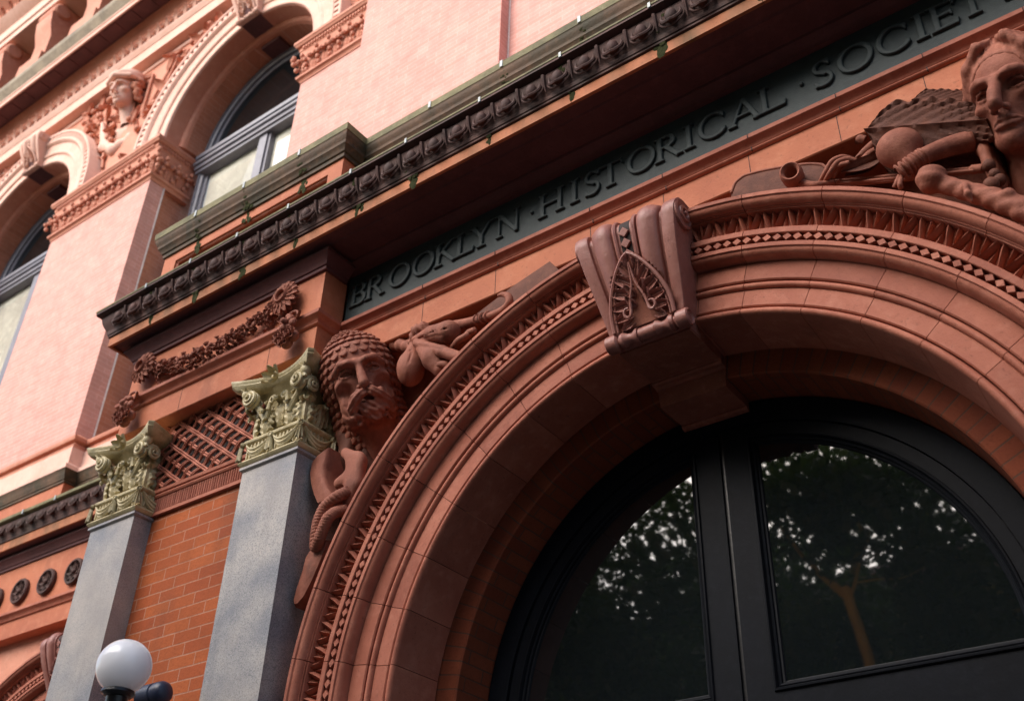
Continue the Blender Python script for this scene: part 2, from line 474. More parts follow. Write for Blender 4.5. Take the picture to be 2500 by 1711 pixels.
RINGBRICK = brickmat("arch_brick", (0.25, 0.062, 0.026), (0.18, 0.040, 0.019), (0.10, 0.055, 0.038), 0.25, 0.072, 0.0045, axis='arc', grime=0.1)
PIERBRICK = brickmat("pier_brick", (0.70, 0.355, 0.295), (0.63, 0.300, 0.240), (0.74, 0.44, 0.375), 0.26, 0.060, 0.005, grime=0.10, bstr=0.5)
REVEALBRICK = brickmat("reveal_brick", (0.58, 0.24, 0.145), (0.48, 0.18, 0.10), (0.60, 0.32, 0.23), 0.24, 0.06, 0.003, grime=0.05, bstr=0.25)
FARBRICK = brickmat("far_brick", (0.15, 0.08, 0.06), (0.11, 0.06, 0.045), (0.4, 0.34, 0.3), 0.24, 0.08, 0.006)

def granite():
    m, t, b = nodes("grey_granite"); p = pos(t)
    c = mixc(t, ramp(t, noise(t, p, 3.5, 5), [(0.35, 0.0), (0.7, 1.0)]), (0.24, 0.238, 0.25), (0.50, 0.45, 0.40))
    vo = t.nodes.new("ShaderNodeTexVoronoi"); vo.inputs['Scale'].default_value = 210; t.links.new(p, vo.inputs['Vector'])
    c = mixc(t, ramp(t, vo.outputs['Color'], [(0.2, 0.6), (0.5, 0.0)]), c, (0.085, 0.105, 0.115))
    c = mixc(t, ramp(t, noise(t, p, 130, 3, 0.7), [(0.58, 0.0), (0.7, 0.5)]), c, (0.55, 0.55, 0.58))
    c = mixc(t, ramp(t, noise(t, pos(t, 1.6, 1.6, 0.16), 5.0, 4), [(0.5, 0.0), (0.78, 0.55)]), c, (0.15, 0.14, 0.15))
    c = mixc(t, ramp(t, noise(t, p, 1.4, 3), [(0.5, 0.0), (0.72, 0.45)]), c, (0.52, 0.43, 0.34))
    t.links.new(c, b.inputs['Base Color']); b.inputs['Roughness'].default_value = 0.45; b.inputs['Specular IOR Level'].default_value = 0.4
    bump(t, b, noise(t, p, 140, 3), 0.15, 0.003)
    return m
GRANITE = granite()

def glassmat(name, tint=(0.006, 0.008, 0.009), rough=0.02):
    m, t, b = nodes(name)
    b.inputs['Base Color'].default_value = (*tint, 1); b.inputs['Roughness'].default_value = rough
    b.inputs['Specular IOR Level'].default_value = 0.9; b.inputs['IOR'].default_value = 1.55
    h = noise(t, pos(t), 1.3, 2); bump(t, b, h, 0.10, 0.02)
    return m
GLASS = glassmat("dark_glass")
def opal():
    m, t, b = nodes("opal_glass")
    b.inputs['Base Color'].default_value = (0.97, 0.97, 0.97, 1); b.inputs['Roughness'].default_value = 0.12
    b.inputs['Subsurface Weight'].default_value = 1.0; b.inputs['Subsurface Scale'].default_value = 1.0; b.inputs['Subsurface Radius'].default_value = (0.25, 0.25, 0.25)
    return m
OPAL = opal()
def leafmat(name, a, c):
    m, t, b = nodes(name); g = t.nodes.new("ShaderNodeObjectInfo")
    f = noise(t, pos(t), 2.2, 3)
    t.links.new(mixc(t, ramp(t, f, [(0.3, 0.0), (0.7, 1.0)]), a, c), b.inputs['Base Color']); b.inputs['Roughness'].default_value = 0.5
    tr = t.nodes.new("ShaderNodeBsdfTranslucent"); tr.inputs[0].default_value = (c[0]*1.6, c[1]*1.8, c[2], 1)
    mx = t.nodes.new("ShaderNodeMixShader"); mx.inputs[0].default_value = 0.35
    t.links.new(b.outputs[0], mx.inputs[1]); t.links.new(tr.outputs[0], mx.inputs[2])
    t.links.new(mx.outputs[0], t.nodes["Material Output"].inputs[0])
    return m
LEAF = leafmat("plane_leaves", (0.03, 0.06, 0.015), (0.075, 0.12, 0.028))
# ------------------------------------------------------------------ ground
tag_ground = MB().box(-60, 60, -60, 14, -3.6, -3.25).build('road', ROAD, None, 0); tag_ground['kind'] = 'structure'
pv = MB().box(-60, 60, -4.6, 14, -3.24, -3.1).build('pavement', PAVE, None, 0); pv['kind'] = 'structure'
kb = MB().bbox(-60, 60, -4.78, -4.604, -3.24, -3.096, 0.02).build('kerb', GRANITE, None, 0); kb['kind'] = 'structure'

# ------------------------------------------------------------------ entrance portico
XL, XR = -4.27, -2.288           # entablature break over the left pair of pilasters
YP, YC = -0.25, -0.05            # planes of the break and of the centre
EB = 1.36
pathE = [(XL, EB), (XL, YP), (XR, YP), (XR, YC), (-XR, YC), (-XR, YP), (-XL, YP), (-XL, EB)]
pathC = [(XL, EB), (XL, YP), (-XL, YP), (-XL, EB)]
portico = thing('entrance_portico', 'red terracotta entrance porch with mossy egg-and-dart cornice over brick and pilasters', 'porch', (0, 0, -3.1))

def joint_lines(m, xs, y, z0, z1, w=0.0035):
    for x in xs: MB().box(x - w/2, x + w/2, y - 0.0012, y + 0.01, z0, z1).build('masonry_joint', JOINT, portico, 0)

# architrave: fascia, moulding
MB().sweep(pathE, [(-0.36, 2.275), (-0.006, 2.275), (0, 2.281), (0, 2.458), (-0.36, 2.458)]).build('architrave', ORANGE, portico)
m = MB()
prof = [(-0.15, 2.4585)] + [(0.008 + 0.014*math.sin(PI*k/6), 2.4585 + 0.024*k/6) for k in range(7)] + \
       [(0.012, 2.486)] + [(0.014 + 0.034*(k/6)**1.6, 2.488 + 0.030*k/6) for k in range(7)] + [(0.052, 2.522), (0.054, 2.545), (0.0, 2.552), (-0.15, 2.552)]
m.sweep(pathE, prof).build('architrave_moulding', PINK, portico)
jn = MB()
JX = [-1.575, -1.017, -0.357, 0.105, 0.602, 1.072, 1.498, 1.95]
joint_lines(jn, JX, YC, 2.283, 2.457)
joint_lines(jn, [-3.60, -2.72], YP, 2.283, 2.457)
for x in [q + 0.03 for q in JX]:
    for q_ in ((YC - 0.0565, YC - 0.03, 2.5215, 2.546), (YC - 0.0235, YC - 0.005, 2.459, 2.483)): MB().box(x - 0.002, x + 0.002, *q_).build('masonry_joint', JOINT, portico, 0)

# friezes: the break carries the garland, the centre carries the sign
m = MB()
m.sweep([(XL, EB), (XL, YP), (XR, YP), (XR, YC)], [(-0.25, 2.545), (0, 2.545), (0, 2.905), (-0.25, 2.905)])
m.sweep([(-XR, YC), (-XR, YP), (-XL, YP), (-XL, EB)], [(-0.25, 2.545), (0, 2.545), (0, 2.905), (-0.25, 2.905)])
m.build_by('frieze', ORANGE, portico, [0.0])
m = MB()
bed = [(-0.2, 2.9)] + [(0.004, 2.9), (0.02, 2.902), (0.022, 2.925), (0.030, 2.928)] + [(0.032 + 0.045*(k/5)**1.4, 2.93 + 0.06*k/5) for k in range(6)] + [(0.084, 2.995), (0.084, 3.015), (0.06, 3.046), (-0.2, 3.046)]
m.sweep([(XL, EB), (XL, YP), (XR, YP), (XR, YC - 0.02)], bed)
m.sweep([(-XR, YC - 0.02), (-XR, YP), (-XL, YP), (-XL, EB)], bed)
cb = [(-0.2, 2.975), (0.012, 2.975), (0.014, 2.992)] + [(0.016 + 0.04*(k/5)**1.4, 2.995 + 0.035*k/5) for k in range(6)] + [(0.06, 3.046), (-0.2, 3.046)]
m.sweep([(XR, YC), (-XR, YC)], cb)
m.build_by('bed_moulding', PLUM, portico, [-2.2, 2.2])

# cornice (straight front, no breaks), cut into blocks by open joints
CJ = [-3.942, -3.442, -2.944, -2.436, -1.862, -1.392, -0.811, -0.232, 0.350, 0.93, 1.51, 2.1, 2.6, 3.1, 3.6]
corn = [(-0.42, 3.046), (0.05, 3.046), (0.06, 3.056), (0.15, 3.056), (0.158, 3.040), (0.173, 3.040), (0.173, 3.116)]
corn += [(0.178, 3.120), (0.186, 3.123), (0.186, 3.138), (0.192, 3.141), (0.197, 3.160), (0.197, 3.167)]
ovo = [(0.197 + 0.045*math.sin(PI/2*k/7), 3.168 + 0.125*k/7) for k in range(8)]
toppart = [(0.246, 3.300), (0.262, 3.302)] + [(0.264 + 0.012*math.sin(PI*k/4), 3.303 + 0.008*k/4) for k in range(5)] + [(0.278, 3.315), (0.278, 3.332), (0.281, 3.3335), (0.282, 3.347), (0.20, 3.385), (-0.42, 3.40)]
low = corn[:7] + [(-0.42, 3.1175)]
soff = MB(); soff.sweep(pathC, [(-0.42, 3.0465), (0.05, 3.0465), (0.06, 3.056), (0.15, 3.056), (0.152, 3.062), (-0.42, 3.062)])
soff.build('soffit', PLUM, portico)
blk = MB(); eb = MB(); lip = MB()
xs = [XL - 0.173] + CJ + [-XL + 0.173]
for i in range(len(xs) - 1):
    a, b = xs[i], xs[i+1]; g = 0.002
    for M_, L in ((blk, [(0.0, 3.062), (0.152, 3.062), (0.152, 3.040), (0.173, 3.040), (0.173, 3.116), (0.0, 3.116)]),):
        if i == 0: M_.sweep([(XL, EB), (XL, YP), (b - g, YP)], L)
        elif i == len(xs) - 2: M_.sweep([(a + g, YP), (-XL, YP), (-XL, EB)], L)
        else: M_.prism([(YP - o, z) for o, z in L], a + g, b - g)
blk.build('cornice', CORONA, portico)
eb.sweep(pathC, [(0.0, 3.117)] + [(0.178, 3.1195), (0.186, 3.123), (0.186, 3.138), (0.192, 3.141), (0.197, 3.160), (0.197, 3.167)] + ovo + [(0.0, 3.30)])
# eggs, their collars and the darts between
egg_x = [-4.30 + 0.1826 * k for k in range(48)]
for x in egg_x:
    if x > 4.3: break
    c = np.array([x, YP - 0.222, 3.226])
    eb.ell(c + [0, -0.008, 0.004], (0.036, 0.034, 0.05), 12, 8)
    pts = [c + [0.060*math.sin(a), -0.014 + 0.012*abs(math.sin(a)) - 0.020*math.cos(a), 0.012 - 0.066*math.cos(a)] for a in np.linspace(-2.6, 2.6, 15)]
    pts = [np.array([q[0], q[1] - 0.35*max(0, q[2]-3.226), q[2]]) for q in pts]
    eb.tube(pts, [0.007 + 0.004*math.cos(a*0.5) for a in np.linspace(-2.6, 2.6, 15)], 6)
    pts2 = [c + [0.079*math.sin(a), 0.002 - 0.012*math.cos(a), 0.010 - 0.082*math.cos(a)] for a in np.linspace(-2.3, 2.3, 13)]
    pts2 = [np.array([q[0], q[1] - 0.33*max(0, q[2]-3.226), q[2]]) for q in pts2]
    eb.tube(pts2, 0.005, 5)
    d = c + [0.0913, 0.012, -0.004]
    eb.tube([d + [0, -0.040, 0.062], d + [0, -0.032, 0.02], d + [0, -0.006, -0.045]], [0.013, 0.011, 0.003], 6)
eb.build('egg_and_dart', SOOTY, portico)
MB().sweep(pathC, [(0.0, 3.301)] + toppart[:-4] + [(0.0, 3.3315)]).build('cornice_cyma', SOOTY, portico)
lip.sweep(pathC, [(0.0, 3.332), (0.279, 3.332), (0.282, 3.334), (0.283, 3.347), (0.20, 3.385), (-0.42, 3.40), (-0.42, 3.332)]).build('cornice_lip', MOSS, portico)
# black-green streaks that grow at the open joints of the corona
mg = random.Random(31); mo = MB()
for x in CJ:
    big = mg.uniform(.4, 1.3)
    for k in range(int(46*big)):
        t = mg.random(); z = 3.042 + 0.255*t; dx = mg.gauss(0, .020*big*(0.5 + t)); yy = YP - (0.1735 if z < 3.118 else 0.182 + 0.06*max(0, min(1, (z - 3.165)/.13)))
        r1 = mg.uniform(.008, .022); mo.ell((x + dx, yy, z), (r1, .0035, r1*mg.uniform(.8, 2.2)), 7, 5)
for x in [-3.852, -3.290, -2.689, -2.235, -1.602, -0.976, -0.353]:
    for k in range(26):
        z = 3.80 + .31*mg.random(); o_ = (YP if x < -2.3 else YC) - (.0005 if z < 3.932 else .016 + .06*(z - 3.932)/.17); r1 = mg.uniform(.008, .02); mo.ell((x + mg.gauss(0, .02), o_, z), (r1, .004, r1*1.6), 7, 5)
mo.build('moss_growth', GREENBLACK, portico)['kind'] = 'stuff'
for x in CJ:
    fl = MB().box(x - 0.008, x + 0.008, YP - 0.2865, YP - 0.255, 3.315, 3.354).build('joint_flashing', LEAD, portico, 0)

# pedestals of the parapet
ped = MB()
def pedestal(path, m1, m2, m3):
    m1.sweep(path, [(-0.5, 3.40), (0, 3.38), (0, 3.932), (-0.5, 3.932)])
    m2.sweep(path, [(-0.4, 3.9325), (0.016, 3.9325), (0.018, 3.965), (0.026, 3.968)] + [(0.030 + 0.022*(k/4)**1.5, 3.972 + 0.04*k/4) for k in range(5)] + [(0.056, 4.016), (0.058, 4.040)] + [(0.060 + 0.02*math.sin(PI/2*k/5), 4.044 + 0.055*k/5) for k in range(6)] + [(0.084, 4.106), (-0.4, 4.106)])
    m3.sweep(path, [(-0.4, 4.107), (0.086, 4.107), (0.089, 4.165), (0.06, 4.19), (-0.4, 4.28)])
# sunken panel in the pedestal over the pilasters
fx0, fx1, fz0, fz1 = -4.115, -2.43, 3.47, 3.845
m = MB()
m.box(XL, fx0, YP, EB, 3.39, 3.932).box(fx1, XR, YP, EB, 3.39, 3.932).box(fx0, fx1, YP, EB, 3.39, fz0).box(fx0, fx1, YP, EB, fz1, 3.932).box(fx0, fx1, YP + 0.045, EB, fz0, fz1)
m.box(XR + 0.0005, -XR - 0.0005, YC, EB, 3.39, 3.932)
m.box(-XR, -XL, YP, EB, 3.39, 3.932)
m.build_by('pedestal', ORANGE, portico, [-2.29, 2.288], 0)
m = MB(); t_ = 0.02
for a, b, c, d in ((fx0, fx1, fz1 - t_, fz1), (fx0, fx1, fz0, fz0 + t_), (fx0, fx0 + t_, fz0 + t_, fz1 - t_), (fx1 - t_, fx1, fz0 + t_, fz1 - t_)):
    m.bbox(a, b, YP + 0.012, YP + 0.044, c, d, 0.008)
m.build('panel_moulding', BROWN, portico, 0)
m1, m2, m3 = MB(), MB(), MB(); pedestal(pathE, m1, m2, m3)
m2.build('ledge_moulding', DARKMOSS, portico); m3.build('parapet_ledge', MOSS, portico)
for x in [-3.852, -3.290, -2.689]:
    MB().box(x - 0.011, x + 0.011, YP - 0.0935, YP - 0.08, 4.112, 4.172).build('joint_flashing', LEAD, portico, 0)
for x in [-2.235, -1.602, -0.976, -0.353, 0.27]:
    MB().box(x - 0.011, x + 0.011, YC - 0.0935, YC - 0.08, 4.112, 4.172).build('joint_flashing', LEAD, portico, 0)

# walls: brick between the pilasters, spandrel behind the sculpture, added core that blocks light
m = MB()
for s in (-1, 1):
    a, b = sorted((s*4.268, s*2.52)); m.box(a, b, -0.11, 0.3, -3.1, 2.274)
m.build_by('brick_wall', BRICK, portico, [0.0], 0)
m = MB()
ring = [(math.radians(a)) for a in np.linspace(0, 180, 49)]
V = []; F = []
for a in ring: V.append((2.0*math.cos(a), 0.28, 2.0*math.sin(a)))
for a in ring:
    x, z = math.cos(a), math.sin(a); k = 2.53/abs(x) if abs(x)*2.31 > abs(z)*2.53 else 2.31/abs(z)
    V.append((k*x, 0.28, k*z))
n = len(ring); F = [(i, n+i, n+i+1, i+1) for i in range(n-1)]
m.add(V, F)
for s in (-1, 1):
    a, b = sorted((s*1.47, s*2.53)); m.box(a, b, 0.28, 0.4, -3.1, 0)
m.build('spandrel_wall', BROWN, portico, 0)
m = MB(); m.box(-4.2, 4.2, 0.62, EB, 2.25, 3.35).box(-4.2, -2.0, 0.31, EB, -3.1, 2.25).box(2.0, 4.2, 0.31, EB, -3.1, 2.25)
m.build('porch_light_block', BRICK, portico, 0)  # unseen solid mass added behind the front to stop light leaks

# fluted band and basket lattice between the capitals
xa, xb = -3.835, -2.75
m = MB()
m.box(xa, xb, -0.135, -0.1105, 1.578, 1.602)
for k in range(46):
    x = xa + 0.01 + k*(xb - xa - 0.02)/46
    m.bbox(x, x + 0.0125, -0.133, -0.1105, 1.604, 1.708, 0.004)
m.box(xa, xb, -0.115, -0.1105, 1.6035, 1.7095)
m.prism([(-0.1105, 1.71), (-0.138, 1.71), (-0.146, 1.722), (-0.138, 1.735), (-0.150, 1.742), (-0.155, 1.762), (-0.1105, 1.764)], xa, xb)
m.build('fluted_band', PINK, portico, 30)
m = MB()
z0, z1 = 1.766, 2.272
def clip_seg(c, d, x0, x1, z0, z1):
    ts = [-9, 9]
    for p, q, lo, hi in ((c[0], d[0], x0, x1), (c[1], d[1], z0, z1)):
        a, b = sorted(((lo - p)/q, (hi - p)/q)); ts = [max(ts[0], a), min(ts[1], b)]
    return ts
for sgn in (1, -1):
    d = np.array([math.cos(0.62), sgn*math.sin(0.62)])
    for k in range(-9, 16):
        for o in (-0.014, 0.014):
            c = np.array([xa + k*0.140 + o*1.0, 1.766 if sgn > 0 else 1.766])
            ts = clip_seg(c, d, xa, xb, z0, z1)
            if ts[1] - ts[0] < 0.03: continue
            n_ = max(3, int((ts[1]-ts[0])/0.03)); pts = []
            for i in range(n_ + 1):
                t = ts[0] + (ts[1]-ts[0])*i/n_; q = c + d*t
                w = 0.010*math.sin((q[0]*sgn + q[1]*1.4)/0.140*PI + (0 if sgn > 0 else PI))
                pts.append((q[0], -0.145 + w, q[1]))
            m.tube(pts, 0.0085, 5)
m.build('basket_lattice', PINK, portico)
MB().box(xa, xb, -0.1115, -0.1102, 1.764, 2.2745).build('lattice_recess_shade', JOINT, portico, 0)  # dark sheet paints the shade of a recess behind the lattice

# ------------------------------------------------------------------ the arch
JA = [171.8, 161.8, 151.8, 141.0, 130.1, 119.2, 108.4, 98.0, 82.2, 74.0, 62.9, 52.2, 41.4, 30.6, 20.2, 10.2]
JA = [180.0] + JA + [0.0]
def make_arch(name, label, c, group):
    arch = thing(name, label, 'arch', c, group)
    c = np.array(c, float)
    hood = MB(); dia = MB(); vou = MB(); rolls = MB(); leaf = MB(); sofm = MB()
    L_hood = [(2.168, -0.188), (2.165, -0.191), (2.146, -0.191), (2.143, -0.186)] + [(2.141 - 0.031*math.sin(PI/2*k/5), -0.182 + 0.040*(1-math.cos(PI/2*k/5))) for k in range(6)] + [(2.106, -0.142), (2.106, -0.132), (2.100, -0.130), (2.100, 0.115), (2.09, 0.29), (2.168, 0.29)]
    L_band = [(2.099, 0.10), (2.099, -0.088), (2.012, -0.066), (2.004, -0.074), (2.004, -0.116), (2.001, -0.119), (1.974, -0.119), (1.971, -0.116), (1.971, -0.070), (1.930, -0.070), (1.930, -0.106), (1.927, -0.109), (1.907, -0.109), (1.904, -0.105)] + [(1.903 - 0.028*math.sin(PI/2*k/5), -0.100 + 0.042*(1-math.cos(PI/2*k/5))) for k in range(6)] + [(1.873, -0.050), (1.873, 0.10)]
    L_A = [(1.872, 0.09), (1.872, -0.028), (1.866, -0.034), (1.776, -0.034), (1.770, -0.028), (1.770, 0.09)]
    L_r1 = [(1.7695, 0.08), (1.7695, -0.006)] + [(1.751 + 0.016*math.cos(PI*k/8), -0.010 - 0.020*math.sin(PI*k/8)) for k in range(9)] + [(1.7345, 0.0), (1.7345, 0.08)]
    L_B = [(1.734, 0.07), (1.734, -0.006), (1.730, -0.010), (1.648, -0.010), (1.642, -0.004), (1.642, 0.07)]
    L_r2 = [(1.6415, 0.06), (1.6415, 0.018)] + [(1.617 + 0.0185*math.cos(PI*k/10), 0.006 - 0.026*math.sin(PI*k/10)) for k in range(11)] + [(1.597, 0.02), (1.585, 0.305), (1.63, 0.31), (1.63, 0.06)]
    for i in range(len(JA) - 1):
        a0, a1 = JA[i], JA[i+1]
        if i + 1 < 9 or i > 8: pass
        g = 0.055
        s = 5 if abs(a0 - a1) < 12 else 6
        for M_, L in ((hood, L_hood), (dia, L_band), (vou, L_A), (rolls, L_r1), (vou, L_B), (rolls, L_r2)):
            M_.arc(L, a0 - g, a1 + g, s, c)
    back = MB().arc([(2.16, -0.13), (2.16, 0.11), (1.64, 0.11), (1.64, 0.04), (1.76, 0.03), (1.88, 0.03), (2.0, -0.03), (2.09, -0.05), (2.13, -0.12)], 0, 180, 60, c)
    back.build('joint_backing', JOINT, arch)
    hood.build('hood_moulding', PINK, arch); vou.build('voussoirs', PINK, arch); rolls.build('roll_moulding', PINK, arch)
    db = dia.build('ornament_band', PINK, arch)
    # flat-topped diamonds
    d = MB(); pitch = 10.8/7
    for k in range(int(180/pitch)):
        a = math.radians(0.8 + k*pitch)
        if abs(a - PI/2) < 0.08: continue
        e = np.array([math.cos(a), 0, math.sin(a)]); tt = np.array([-math.sin(a), 0, math.cos(a)]); y = np.array([0, 1.0, 0]); o = c + e*1.9505
        R_ = 0.0203; P = []
        for yy, f in ((-0.069, 1.0), (-0.109, 1.0), (-0.113, 0.88)):
            for q in (e*R_*f, tt*(R_*1.24)*f, -e*R_*f, -tt*(R_*1.24)*f): P.append(o + q + y*yy)
        d.add(P, [(i+4*j, (i+1) % 4+4*j, (i+1) % 4+4*j+4, i+4*j+4) for j in (0, 1) for i in range(4)] + [(8, 9, 10, 11)])
    d.build_by('diamond', PINK, db, [c[0]], 0)
    # water-leaf: looped V ribs, a wedge in each V and a dart between
    lf = MB(); pitch = 3.6
    def pt(a, r, h):
        s = (r - 2.004)/(2.103 - 2.004); y0 = -0.068 + (-0.090 + 0.068)*s
        return c + np.array([r*math.cos(a), y0 - h, r*math.sin(a)])
    def blade(a0, r0, a1, r1, w0, w1, h0, h1, bulge=0.0):
        G = []
        for i in range(8):
            t = i/7; a = a0 + (a1-a0)*t + bulge*math.sin(PI*t); r = r0 + (r1-r0)*t
            w = (w0 + (w1-w0)*t)*math.sin(PI*min(1, 0.25 + 0.75*min(1, t*4)))**0.0; h = h0 + (h1-h0)*t
            if i == 0: w *= 0.55
            if i == 7: w *= 0.6
            row = []
            for u in (-1, -0.55, 0, 0.55, 1):
                row.append(pt(a + u*w/r, r, h*(1 - abs(u)**1.7) - 0.006*(abs(u) == 1)))
            G.append(row)
        lf.grid(G)
    for k in range(int(180/pitch)):
        a = math.radians(k*pitch + 1.8)
        if abs(a - PI/2) < 0.10: continue
        hp = math.radians(pitch/2)
        for s in (-1, 1):
            blade(a + s*hp*0.74, 2.099, a + s*hp*0.13, 2.006, 0.0205, 0.0095, 0.030, 0.034, s*hp*0.06)
        blade(a, 2.099, a, 2.040, 0.0140, 0.003, 0.028, 0.010)
        blade(a + hp, 2.080, a + hp, 2.006, 0.002, 0.0170, 0.010, 0.026)
    lf.build_by('water_leaf', PINK, db, [c[0]])
    # intrados: terracotta soffit, brick ring, brick reveal
    ring = MB().arc([(1.66, 0.3115), (1.586, 0.3115), (1.586, 0.318), (1.470, 0.318), (1.462, 0.326), (1.458, 0.60), (1.66, 0.60)], 0, 180, 72, c)
    for s in (-1, 1):
        x0, x1 = sorted((s*1.46, s*1.66)); ring.box(c[0]+x0, c[0]+x1, c[1]+0.318, c[1]+0.60, -3.1, c[2])
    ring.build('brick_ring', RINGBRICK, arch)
    jam = MB()
    for s in (-1, 1):
        for r0, r1, y in ((1.6, 1.64, 0.0), (1.6425, 1.734, -0.010), (1.7345, 1.7695, -0.026), (1.77, 1.872, -0.034), (1.873, 2.004, -0.105), (2.0045, 2.099, -0.085), (2.0995, 2.168, -0.19)):
            x0, x1 = sorted((s*r0, s*r1)); jam.box(c[0]+x0, c[0]+x1, c[1]+y, c[1]+0.3, -3.1, c[2]-0.001)
    jam.build_by('jamb', PINK, arch, [c[0]], 0)
    return arch
arch1 = make_arch('arch', 'large rose terracotta arch around the dark glazed doorway, below the dark lettered panel', (0, 0, 0), 'round arches with water-leaf and diamond bands')
# ------------------------------------------------------------------ leaves and petals used by the ornament
def petal(m, base, d, nrm, L, W, cup=0.25, curl=0.0, th=0.006, tipw=0.15, nu=7, nv=8, ridge=0.0):
    """scooped petal from base along d; nrm points to the viewer"""
    d = np.array(d, float); d /= np.linalg.norm(d); nrm = np.array(nrm, float); nrm -= d*(nrm @ d); nrm /= np.linalg.norm(nrm); s = np.cross(nrm, d)
    G = []
    for i in range(nv):
        t = i/(nv-1); w = W*(math.sin(PI*(0.12 + 0.80*t**0.8))**0.8)
        if i == nv-1: w = W*tipw
        row = []
        for j in range(nu):
            u = -1 + 2*j/(nu-1)
            h = cup*W*(u*u) - ridge*W*max(0, 1-abs(u)*3) + curl*L*t*t
            row.append(np.array(base) + d*L*t*(1 - 0.08*u*u) + s*w*u + nrm*h)
        G.append(row)
    m.solid_grid(np.array(G)[:, ::-1], -nrm*th)

def smooth_pts(p):
    q = np.array(p); q[1:-1] = (q[:-2] + 2*q[1:-1] + q[2:])/4; return q

def acanthus(m, base, up, out, H, W, curl=0.5, th=0.006, lobes=5, reach=0.35):
    """upright leaf whose tip rolls outward"""
    up = np.array(up, float); out = np.array(out, float); s = np.cross(up, out)
    nv, nu = 20, 13; G = []
    for i in range(nv):
        v = i/(nv-1)
        if v < 0.68: z = H*v*1.12; o = H*0.10*math.sin(v/0.68*PI)*0.5 + H*0.10*v
        else:
            a = (v - 0.68)/0.32*PI*1.05; r = H*reach*0.36
            z = H*0.68*1.12 + r*math.sin(a); o = H*0.068 + r*(1 - math.cos(a))
        w = W*(0.62 + 0.38*math.sin(PI*min(1, v*1.15)))*(1 + 0.22*math.cos(2*PI*lobes*v)) * (1 if v < 0.8 else max(0.28, 1 - (v-0.8)*3.4))
        row = []
        for j in range(nu):
            u = -1 + 2*j/(nu-1)
            cor = 0.10*W*math.cos(u*PI*3.0) + 0.10*W*(abs(u)**2)*math.cos(2*PI*lobes*v + PI) - 0.22*W*abs(u)**1.5*(1 if v < .7 else -.6)
            row.append(np.array(base) + up*z + out*(o + cor) + s*w*u + up*0.10*W*abs(u))
        G.append(row)
    m.solid_grid(np.array(G)[:, ::-1], -out*th)

def spiral(m, c, ax1, ax2, nrm, R, turns=2.2, r0=0.016, n=44, out=0.02):
    """volute scroll in the plane ax1, ax2 that stands forward of it along nrm"""
    pts, rad = [], []
    for i in range(n):
        t = i/(n-1); a = turns*2*PI*t; r = R*(1-t)**0.85 + R*0.08
        pts.append(np.array(c) + np.array(ax1)*r*math.cos(a) + np.array(ax2)*r*math.sin(a) + np.array(nrm)*out*t)
        rad.append(r0*(1 - 0.45*t))
    m.tube(pts, rad, 7)

